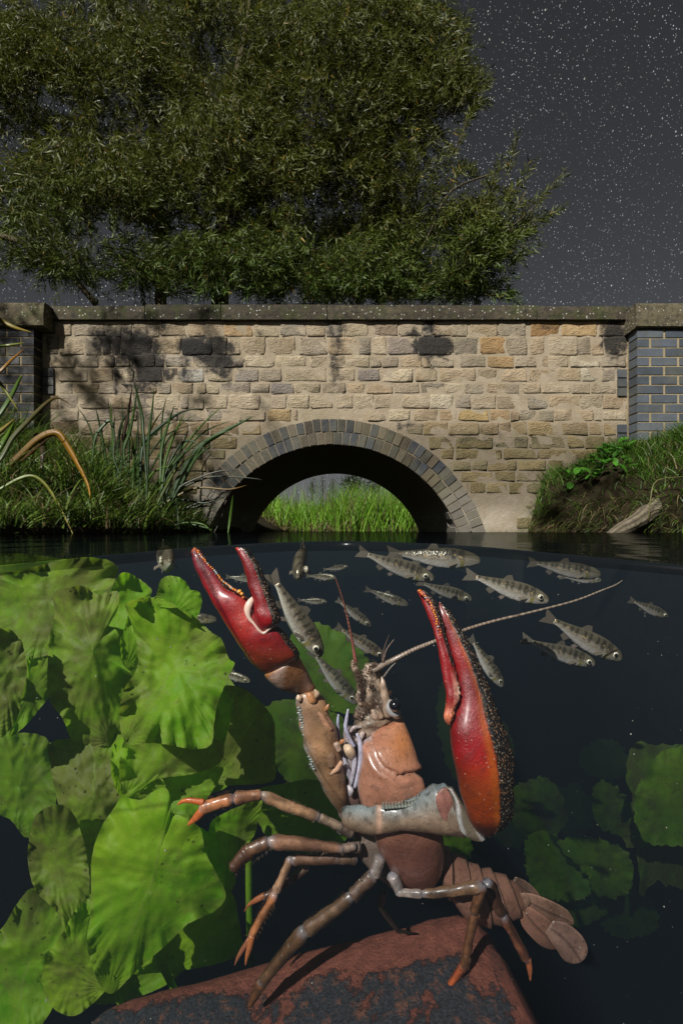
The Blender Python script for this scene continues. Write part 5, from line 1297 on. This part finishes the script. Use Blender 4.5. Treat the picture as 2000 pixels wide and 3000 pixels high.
for pts, w, c0, c1 in [
 ([(950, 1180), (962, 960), (975, 640), (1000, 430), (1010, 290)], 18, GD, GM), ([(830, 980), (800, 700), (840, 480), (868, 290)], 24, (.045, .03, .012), (.05, .02, .012)),
 ([(870, 1000), (810, 740), (850, 600), (880, 450), (905, 270)], 20, GM, GM), ([(960, 900), (940, 620), (930, 480), (900, 350), (873, 250)], 20, GD, GM),
 ([(920, 1000), (925, 760), (960, 640), (1100, 520), (1200, 460), (1320, 437)], 22, GD, GD), ([(1050, 900), (1060, 700), (1110, 520), (1143, 420)], 18, GM, GM),
 ([(1060, 1000), (1080, 800), (1140, 620), (1215, 455)], 18, GM, GL), ([(1120, 1180), (1140, 990), (1200, 850), (1300, 700), (1450, 600), (1565, 540), (1665, 487)], 34, GD, GM),
 ([(1050, 1080), (1090, 860), (1140, 740), (1210, 655), (1290, 670), (1425, 785)], 14, GD, GD), ([(1040, 1080), (1090, 880), (1200, 740), (1330, 650)], 16, GD, GM),
 ([(1010, 1180), (1060, 1070), (1200, 960), (1380, 890), (1565, 890), (1720, 905)], 12, GD, GD), ([(1000, 1180), (1040, 1100), (1150, 1020), (1300, 960), (1500, 970), (1620, 940)], 16, GM, (.20, .10, .015)),
 ([(1100, 1220), (1150, 1140), (1300, 1060), (1510, 1010)], 18, GD, (.03, .02, .014)), ([(1120, 1100), (1190, 1040), (1350, 1060), (1500, 1010)], 12, GD, GD),
 ([(1150, 1010), (1200, 940), (1400, 860), (1510, 855), (1500, 950)], 10, GD, (.03, .02, .01)), ([(1100, 1200), (1160, 1180), (1300, 1210), (1420, 1240)], 14, GD, GM),
 ([(1170, 1230), (1165, 1100), (1160, 980)], 10, GD, GD), ([(600, 900), (620, 650), (690, 540), (730, 530), (750, 640), (745, 760), (790, 880)], 20, GM, GD),
 ([(860, 1150), (870, 960), (880, 780), (900, 580)], 20, GM, GM), ([(900, 1150), (905, 960), (915, 760), (940, 590)], 18, GM, GM), ([(960, 1150), (950, 1000), (930, 850), (870, 680)], 18, GM, GD),
 ([(1530, 1010), (1510, 1150), (1490, 1280)], 18, GM, GL), ([(1000, 1090), (1010, 1180), (1030, 1270)], 16, (.35, .17, .01), (.30, .14, .01)),
 ([(800, 1160), (780, 980), (800, 800), (805, 600), (800, 330)], 12, GD, GM), ([(1000, 1200), (1020, 1000), (1080, 860), (1120, 740)], 20, GM, GM), ([(880, 1180), (900, 900), (905, 600), (906, 440)], 12, GD, GD),
 ([(560, 1000), (640, 860), (760, 770), (860, 870)], 22, GM, GD), ([(1460, 1100), (1490, 1030), (1440, 1180), (1380, 1290)], 8, (.03, .02, .014), (.03, .02, .014)), ([(745, 900), (760, 960), (780, 1060)], 18, (.12, .16, .08), (.12, .16, .06)),
 ([(1060, 1230), (1160, 1120), (1330, 1080), (1420, 1090)], 14, GM, GM), ([(1080, 1230), (1210, 1190), (1330, 1200), (1390, 1250)], 12, GM, GL)]:
    ribbon([ZG(*q) for q in pts], w * .5 / 1.0, 2.5 + random.uniform(-.25, .35), c0, c1, parent=reed)
for i in range(34):
    x0 = random.uniform(620, 1120); top = random.uniform(330, 820); lean = random.gauss(.12, .28); hgt = 1200 - top
    x1 = x0 + lean * hgt; bendx = random.uniform(-.1, .35) * hgt * random.choice((0, 1, 1))
    pts = [(x0, 1200 + random.uniform(-40, 40)), (x0 + lean * hgt * .4, 1200 - hgt * .42), (x0 + lean * hgt * .75 + bendx * .3, 1200 - hgt * .8), (x1 + bendx, top + abs(bendx) * .25)]
    ribbon([ZG(*q) for q in pts], random.uniform(5, 10), random.uniform(2.4, 3.3), random.choice((GD, GM, GM)), random.choice((GM, GL, GD, (.10, .09, .02))), parent=reed)
iris = thing('sedge_plant', 'large strap leaved plant at the left edge with yellowing bent leaves', 'reeds', P(-60, 1556, 1.9))
for pts, w, c0, c1 in [
 ([(-120, 960), (0, 870), (100, 780), (250, 640), (370, 600), (440, 680), (520, 820), (580, 950), (600, 1090)], 44, (.03, .035, .01), (.42, .20, .01)),
 ([(-120, 1000), (0, 900), (120, 800), (240, 700), (340, 620)], 34, (.14, .06, .01), (.035, .02, .012)), ([(-100, 860), (0, 780), (80, 640), (170, 540), (300, 410), (380, 370), (470, 420)], 32, (.06, .10, .02), (.08, .04, .012)),
 ([(-60, 800), (0, 700), (60, 600), (100, 520)], 34, GL, GL), ([(-60, 560), (0, 480), (70, 370), (130, 250), (150, 225)], 30, GM, GL), ([(-40, 240), (0, 200), (80, 120), (162, 48)], 22, (.16, .13, .02), (.35, .13, .02)),
 ([(-60, 1000), (0, 970), (130, 900), (220, 885), (300, 940), (380, 1060), (450, 1200), (510, 1330)], 22, GL, (.24, .20, .02)), ([(-20, 820), (60, 870), (130, 970), (220, 1110), (320, 1280)], 24, GL, (.14, .17, .02)),
 ([(-60, 620), (0, 590), (102, 505)], 30, (.22, .20, .04), (.26, .2, .06)), ([(-40, 230), (0, 270), (60, 360), (120, 450)], 20, GL, (.20, .17, .02)), ([(228, 605), (280, 660), (280, 760), (270, 880)], 40, (.10, .055, .045), (.06, .03, .025)),
 ([(-60, 1300), (0, 1300), (200, 1300), (222, 1380), (240, 1460)], 14, GL, GL), ([(345, 1330), (330, 1400), (305, 1465)], 22, (.16, .22, .02), (.16, .22, .02)), ([(-30, 1240), (0, 1290), (60, 1440)], 26, (.18, .2, .02), (.2, .2, .02)),
 ([(-30, 40), (60, 25), (170, 8)], 16, GL, (.2, .2, .03)), ([(-60, 900), (0, 740), (40, 640), (90, 560)], 34, GM, GL), ([(-60, 1010), (10, 880), (90, 760), (160, 640)], 26, (.04, .05, .012), (.06, .04, .012)),
 ([(60, 900), (110, 960), (150, 1080), (150, 1290)], 18, (.06, .04, .02), (.10, .06, .03)), ([(-40, -180), (0, -140), (100, -90), (210, -60)], 30, (.16, .15, .02), (.22, .15, .02)), ([(-80, 1080), (0, 960), (50, 700), (160, 520), (210, 350)], 12, GM, GM)]:
    ribbon([ZG(*q) for q in pts], w * .48, 1.75 + random.uniform(-.25, .3), c0, c1, parent=iris)

# right bank: broad weed leaves, driftwood, rusty sill
weed = thing('broadleaf_weed', 'low bright broadleaf weeds on the right bank beside the wall', 'weed', P(1740, 1420, 3.1))
for i in range(150):
    Yw = random.uniform(2.75, 3.35); px = random.uniform(1650, 1850); X = (px - HX) / F * Yw
    z = float(ground_z(X, Yw))
    if z < .12: continue
    root = Vector((X, Yw, z + random.uniform(.01, .05)))
    az = random.uniform(0, 2 * math.pi); up = random.uniform(.1, 1.0)
    dr = Vector((math.cos(az) * math.cos(up), math.sin(az) * math.cos(up) - .35, math.sin(up))).normalized()
    sdv = dr.cross(Vector((0, -.4, 1))).normalized(); nv_ = sdv.cross(dr)
    l = random.uniform(.04, .085); w_ = l * random.uniform(.26, .40)
    pts = [(0, 0), (.25, .8), (.6, 1), (.85, .6), (1, 0), (.85, -.6), (.6, -1), (.25, -.8)]
    v = [root + dr * (l * s_) + sdv * (w_ * t_) + nv_ * (abs(t_) * w_ * .35 - s_ * s_ * l * .25) for s_, t_ in pts] + [root + dr * l * .5 - nv_ * l * .06]
    cc = np.array((.06, .20, .018)) * random.uniform(.45, 1.4)
    obj('leaf', mesh(v, [(q, (q + 1) % 8, 8) for q in range(8)], [(*cc, 1)] * 9), MREED, weed)
lg = MB()
def wood(t, a, p):
    g_ = .5 + .5 * math.sin(a * 7 + 3 * nz(p, 8)); return (*(np.array((.20, .17, .12)) * (.35 + .8 * g_)), 0)
loft(lg, path_st([(1728, 1608, 2.3, 4), (1760, 1590, 2.32, 13), (1800, 1562, 2.35, 17), (1850, 1535, 2.4, 20), (1900, 1500, 2.5, 24), (1950, 1470, 2.6, 20), (1985, 1455, 2.7, 10)]), wood, k=.8, n=26, disp=lambda t, a, p, L: L * (.18 * math.sin(a * 7 + 4 * nz(p, 8)) * .4 + .2 * nz(p, 22)))
tag(obj('log', lg, MWOOD), 'grey weathered log lying half in the water by the right bank', 'log')
sl = MB(); box(sl, (1600 - HX) / F * 3.05, (1815 - HX) / F * 3.05, 3.05, 3.35, -.08, CAMH - (1537 - HY) / F * 3.05, (.07, .04, .022, 0))
so = obj('sill_board', sl.mesh(False), MWOOD); tag(so, 'dark brown board at the water edge below the right bank', 'board')
for pts in [[(1700, 1470), (1760, 1445), (1800, 1430), (1890, 1440)], [(1918, 1500), (1905, 1450), (1925, 1408), (2000, 1400)]]:
    pass
st_ = MB(); loft(st_, path_st([(1898, 1525, 2.3, 2.2), (1905, 1455, 2.3, 2.0), (1924, 1407, 2.32, 1.8), (2010, 1396, 2.36, 1.4)]), (.16, .15, .06, 0), k=1, sub=3, n=6)
tag(obj('dry_stalk', st_, MREED), 'bent dry stalk sticking up from the right bank', 'stalk')

# ------------------------------------------------------------------ willow
wil = thing('willow_tree', 'big willow behind the bridge, its crown filling the left of the sky', 'tree', P(640, 1500, 8.5))
def limb(pts, name='branch'):
    pts = [(x, y, Y if name == 'trunk' else 8.5 - (8.5 - Y) * .5 + .12, h) for x, y, Y, h in pts]
    m_ = MB(); loft(m_, path_st(pts), lambda t, a, p: (*(np.array((.11, .095, .055)) * (.6 + .7 * (.5 + .5 * nz(p, 9)))), 0), k=1, sub=4, n=12, disp=lambda t, a, p, L: L * .2 * nz(p, 7))
    return obj(name, m_, MBARK, wil)
limb([(640, 1540, 8.5, 34), (642, 1100, 8.5, 28), (645, 890, 8.5, 25), (648, 760, 8.5, 22), (655, 640, 8.5, 19), (690, 520, 8.4, 15), (700, 400, 8.3, 13), (690, 250, 8.2, 10), (720, 100, 8.1, 8), (740, -60, 8, 5)], 'trunk')
limb([(480, 1540, 9, 24), (478, 1000, 9, 18), (472, 890, 9, 16), (470, 760, 9, 13), (468, 600, 9, 12), (455, 480, 9, 9), (440, 330, 9, 7), (420, 150, 9, 5)], 'trunk')
for pts in [[(645, 700, 8.5, 13), (600, 665, 8.4, 11), (540, 600, 8.2, 9), (470, 540, 8, 7), (440, 500, 7.9, 5), (400, 430, 7.8, 4)], [(610, 690, 8.4, 9), (575, 620, 8.2, 8), (530, 550, 8, 7), (490, 490, 7.8, 5), (430, 440, 7.7, 4), (350, 360, 7.6, 3)],
            [(655, 640, 8.5, 10), (740, 560, 8.2, 8), (800, 380, 7.8, 6), (830, 240, 7.5, 4), (900, 230, 7.4, 3)], [(280, 890, 7.5, 9), (230, 830, 7.5, 8), (180, 790, 7.4, 6), (120, 760, 7.3, 4)], [(230, 830, 7.5, 6), (220, 790, 7.5, 5), (210, 760, 7.4, 3)],
            [(700, 400, 8.3, 9), (620, 300, 8, 6), (560, 200, 7.8, 4)], [(650, 780, 8.5, 10), (900, 820, 7.6, 8), (1150, 860, 6.9, 6), (1330, 800, 6.5, 5), (1450, 700, 6.3, 3), (1540, 560, 6.2, 2)], [(1150, 860, 6.9, 5), (1250, 700, 6.6, 4), (1320, 560, 6.5, 3), (1480, 490, 6.4, 2), (1510, 400, 6.4, 1.5)],
            [(660, 600, 8.4, 8), (900, 500, 7.4, 6), (1100, 350, 6.8, 4), (1300, 200, 6.5, 2.5), (1360, 120, 6.4, 1.5)], [(0, 690, 7, 9), (60, 710, 7, 7), (100, 730, 7, 4)], [(1450, 700, 6.3, 2), (1560, 610, 6.3, 1.8), (1660, 490, 6.3, 1)]]:
    limb(pts)
# crown: leafy sprigs through a set of lobes (photograph px centre, radii, distance, depth radius, sprigs)
LOBES = [(250, 200, 330, 260, 6.2, 1.6, 700), (650, 150, 350, 260, 6.0, 1.6, 800), (1000, 200, 290, 290, 6.2, 1.5, 800), (1160, 110, 160, 190, 5.6, .9, 340), (1260, 250, 130, 130, 5.5, .7, 190), (250, 560, 330, 230, 7.2, 1.6, 560),
         (600, 500, 300, 230, 7.0, 1.4, 640), (930, 520, 310, 260, 6.8, 1.5, 800), (1190, 480, 130, 190, 6.2, .9, 260), (1200, 700, 220, 170, 6.0, 1.0, 520), (1390, 700, 130, 150, 5.9, .7, 240), (900, 780, 360, 150, 7.0, 1.5, 760), (600, 780, 260, 130, 7.4, 1.3, 330),
         (180, 780, 230, 90, 7.4, 1.0, 170), (400, 830, 150, 90, 7.6, 1.0, 130), (1470, 640, 80, 90, 5.9, .5, 90), (60, 450, 230, 400, 6.4, 1.0, 420), (60, 180, 220, 240, 5.8, 1.0, 260), (1290, 120, 60, 120, 5.6, .5, 40), (780, 330, 330, 220, 6, 1, 300), (1000, 860, 400, 70, 6.4, 1.2, 300), (1350, 860, 110, 60, 6.1, .6, 80), (500, 20, 500, 120, 5.2, .8, 260), (1130, 0, 170, 90, 5.0, .6, 90)]
SPR = [(1485, 520, 1510, 370), (1500, 560, 1560, 470), (1440, 560, 1460, 440), (1560, 600, 1660, 490), (1570, 640, 1650, 600), (1470, 620, 1590, 560), (1430, 860, 1530, 880), (1330, 180, 1370, 110), (1360, 280, 1415, 200), (1330, 420, 1420, 230), (1390, 520, 1380, 480), (1480, 700, 1560, 660), (1400, 600, 1430, 500), (1470, 860, 1510, 850), (1340, 520, 1345, 470), (1350, 350, 1400, 280)]
axis0 = []; axis1 = []
for (cx, cy_, rx, ry, Y_, rY, num) in LOBES:
    num = int(num * 1.7); Y_ = 8.6 - .9 * cy_ / 900 + rng.uniform(-.55, .55); rY *= .75; cy_ += rng.uniform(-25, 25)
    u = rng.normal(size=(num, 3)); u /= np.linalg.norm(u, axis=1)[:, None]; r = rng.random(num) ** .45
    q = u * r[:, None]
    Yv = Y_ + q[:, 1] * rY; px = cx + q[:, 0] * rx; py = cy_ + q[:, 2] * ry
    X = (px - HX) / F * Yv; Z = CAMH - (py - HY) / F * Yv
    nn_ = np.array([mn.noise(Vector((a * 1.1, b * 1.1, c_ * 1.1))) for a, b, c_ in zip(X, Yv, Z)])
    keep = nn_ > -.14
    # sky windows
    for (wx, wy, wr) in [(30, 430, 45), (180, 300, 40), (110, 840, 75), (220, 865, 60), (60, 800, 40), (540, 850, 22), (640, 450, 16), (810, 610, 14), (60, 420, 40), (290, 690, 18), (1290, 470, 40)]:
        keep &= ((px - wx) ** 2 + (py - wy) ** 2 * 1.3 > wr * wr) | (rng.random(num) < .12)
    keep &= ~((py > 940) | ((px > 1330) & (py > 330) & (py < 420) & (px < 1420)))
    P0 = np.stack([X, Yv, Z], 1)[keep]
    out = np.stack([np.full(len(P0), 0.0), np.full(len(P0), -.2), np.full(len(P0), -.15)], 1) + (np.stack([u[:, 0], u[:, 1] * .6, u[:, 2]], 1)[keep]) * .8 + rng.normal(size=(len(P0), 3)) * .45
    out /= np.linalg.norm(out, axis=1)[:, None]
    Ls = rng.uniform(.26, .6, len(P0))
    axis0.append(P0); axis1.append(P0 + out * Ls[:, None])
s0, s1 = [], []
for (a, b, c1_, d1_) in SPR:
    for k in range(3):
        Yk = 7.4 + random.uniform(-.2, .2); j = lambda: random.uniform(-14, 14)
        s0.append(P(a + j(), b + j(), Yk)); s1.append(P(c1_ + j() * (k > 0), d1_ + j() * (k > 0), Yk - .1))
axis0.append(np.array([tuple(q) for q in s0])); axis1.append(np.array([tuple(q) for q in s1]))
# added boughs, unseen above and left of the picture, to dapple the wall's left
for (wx, wy, wz, wr, num) in ((-4.1, -.2, 4.8, 1.0, 55), (-5.1, 0, 4.7, 1.0, 80), (-3.3, -.25, 4.0, .4, 20), (-.5, -.25, 3.75, .35, 12)):
    q = rng.normal(size=(num, 3)) * wr * .55 + np.array((wx, wy, wz)); o_ = rng.normal(size=(num, 3)); o_ /= np.linalg.norm(o_, axis=1)[:, None]
    axis0.append(q); axis1.append(q + o_ * .35)
A0 = np.concatenate(axis0); A1 = np.concatenate(axis1)
NL = 18; ns = len(A0)
dirv = A1 - A0; Ln = np.linalg.norm(dirv, axis=1)[:, None]; dirv = dirv / Ln
side = np.cross(dirv, rng.normal(size=(ns, 3))); side /= np.linalg.norm(side, axis=1)[:, None]
up_ = np.cross(dirv, side)
sprig_t = rng.random(ns)
Vs = []; Cs = []
for k in range(NL):
    t = (k + .3) / NL
    base = A0 + dirv * (t * Ln) ; base[:, 2] -= .10 * t * t * Ln[:, 0]
    ph = k * 2.4 + rng.uniform(-.4, .4, ns)
    rad = side * np.cos(ph)[:, None] + up_ * np.sin(ph)[:, None]
    ld = dirv * rng.uniform(.55, 1.0, ns)[:, None] + rad * rng.uniform(.45, .9, ns)[:, None]; ld[:, 2] -= rng.uniform(.0, .35, ns)
    ld /= np.linalg.norm(ld, axis=1)[:, None]
    ll = (rng.uniform(.10, .185, ns) * (1.1 - .4 * t))[:, None]
    wd_ = np.cross(ld, rng.normal(size=(ns, 3))); wd_ /= np.linalg.norm(wd_, axis=1)[:, None]; ww = ll * .085
    nr_ = np.cross(ld, wd_)
    Vs.append(np.stack([base, base + ld * ll * .35 + wd_ * ww, base + ld * ll * .45 - nr_ * ww * .5, base + ld * ll * .35 - wd_ * ww, base + ld * ll + nr_ * ww * .9], 1))
    tt = (rng.random(ns) * .6 + sprig_t * .4)[:, None]
    warm = np.clip((base[:, 2] - 2.6) / 3.0, 0, 1)[:, None]
    c_a = np.array((.026, .062, .010)) * (1 - tt) + np.array((.085, .155, .026)) * tt
    c_b = np.array((.042, .048, .006)) * (1 - tt) + np.array((.118, .120, .016)) * tt
    cc = c_a * (1 - warm * .8) + c_b * warm * .8
    yl = rng.random(ns) < .015; cc[yl] = (.22, .15, .03)
    Cs.append(np.repeat(cc[:, None, :], 5, 1))
V = np.concatenate(Vs).reshape(-1, 3); Cc = np.concatenate(Cs).reshape(-1, 3)
off = (np.arange(ns * NL) * 5)[:, None]
FF = np.concatenate([off + np.array([0, 2, 1]), off + np.array([0, 3, 2]), off + np.array([1, 2, 4]), off + np.array([2, 3, 4])])
obj('crown', mesh(V, FF, Cc, False), MWIL, wil, 'stuff')
# twigs
tw = []; tf = []
q1 = A0 + dirv * Ln; q1[:, 2] -= .10 * Ln[:, 0]; wv1 = side * .003; wv2 = up_ * .003
A00 = A0 - dirv * .12
Vt = np.stack([A00 + wv1, A00 - wv1 * .5 + wv2, A00 - wv1 * .5 - wv2, q1], 1).reshape(-1, 3); off = (np.arange(ns) * 4)[:, None]
FF = np.concatenate([off + np.array([0, 1, 3]), off + np.array([1, 2, 3]), off + np.array([2, 0, 3])])
obj('twigs', mesh(Vt, FF, np.tile((.13, .11, .05), (len(Vt), 1)), False), MBARK, wil, 'stuff')

# small distant trees seen through the arch
def far_tree(px, top, w, Y, label, n=900, col=(.02, .032, .010)):
    t = thing('distant_tree', label, 'tree', P(px, 1500, Y), 'trees across the field')
    m_ = MB(); loft(m_, path_st([(px, 1500, Y, w * .06), (px, (top + 1450) / 2, Y, w * .05), (px, top + 15, Y, w * .02)]), (.05, .04, .03, 0), k=1, n=8, sub=2); obj('trunk', m_, MBARK, t)
    r = Y / F; v = []; f = []; c = []
    for i in range(n):
        a = random.gauss(0, 1), random.gauss(0, 1), random.gauss(0, 1); l = math.sqrt(sum(q * q for q in a)); s = random.random() ** .4
        hgt = (1455 - top) / 2
        ce = P(px, (top + 1455) / 2, Y) + Vector((a[0] / l * s * w / 2 * r, a[1] / l * s * w / 2 * r, a[2] / l * s * hgt * r)) * (1 + .25 * math.sin(i))
        d = [Vector((random.gauss(0, 1), random.gauss(0, 1), random.gauss(0, 1))) * w * .035 * r for _ in range(3)]
        b = len(v); v += [ce + q for q in d]; f.append((b, b + 1, b + 2)); c += [(*(np.array(col) * random.uniform(.5, 1.6)), 1)] * 3
    obj('crown', mesh(v, f, c, False), MWIL, t)
far_tree(1032, 1380, 75, 40, 'round bushy distant tree seen through the arch')
far_tree(975, 1388, 28, 42, 'narrow distant tree just left of the round one', 500)
far_tree(945, 1384, 26, 43, 'second narrow distant tree, further left in the arch', 500)
far_tree(915, 1394, 30, 44, 'leftmost distant tree visible in the arch', 500)
far_tree(1090, 1404, 60, 46, 'low distant tree at the right of the arch view', 600)
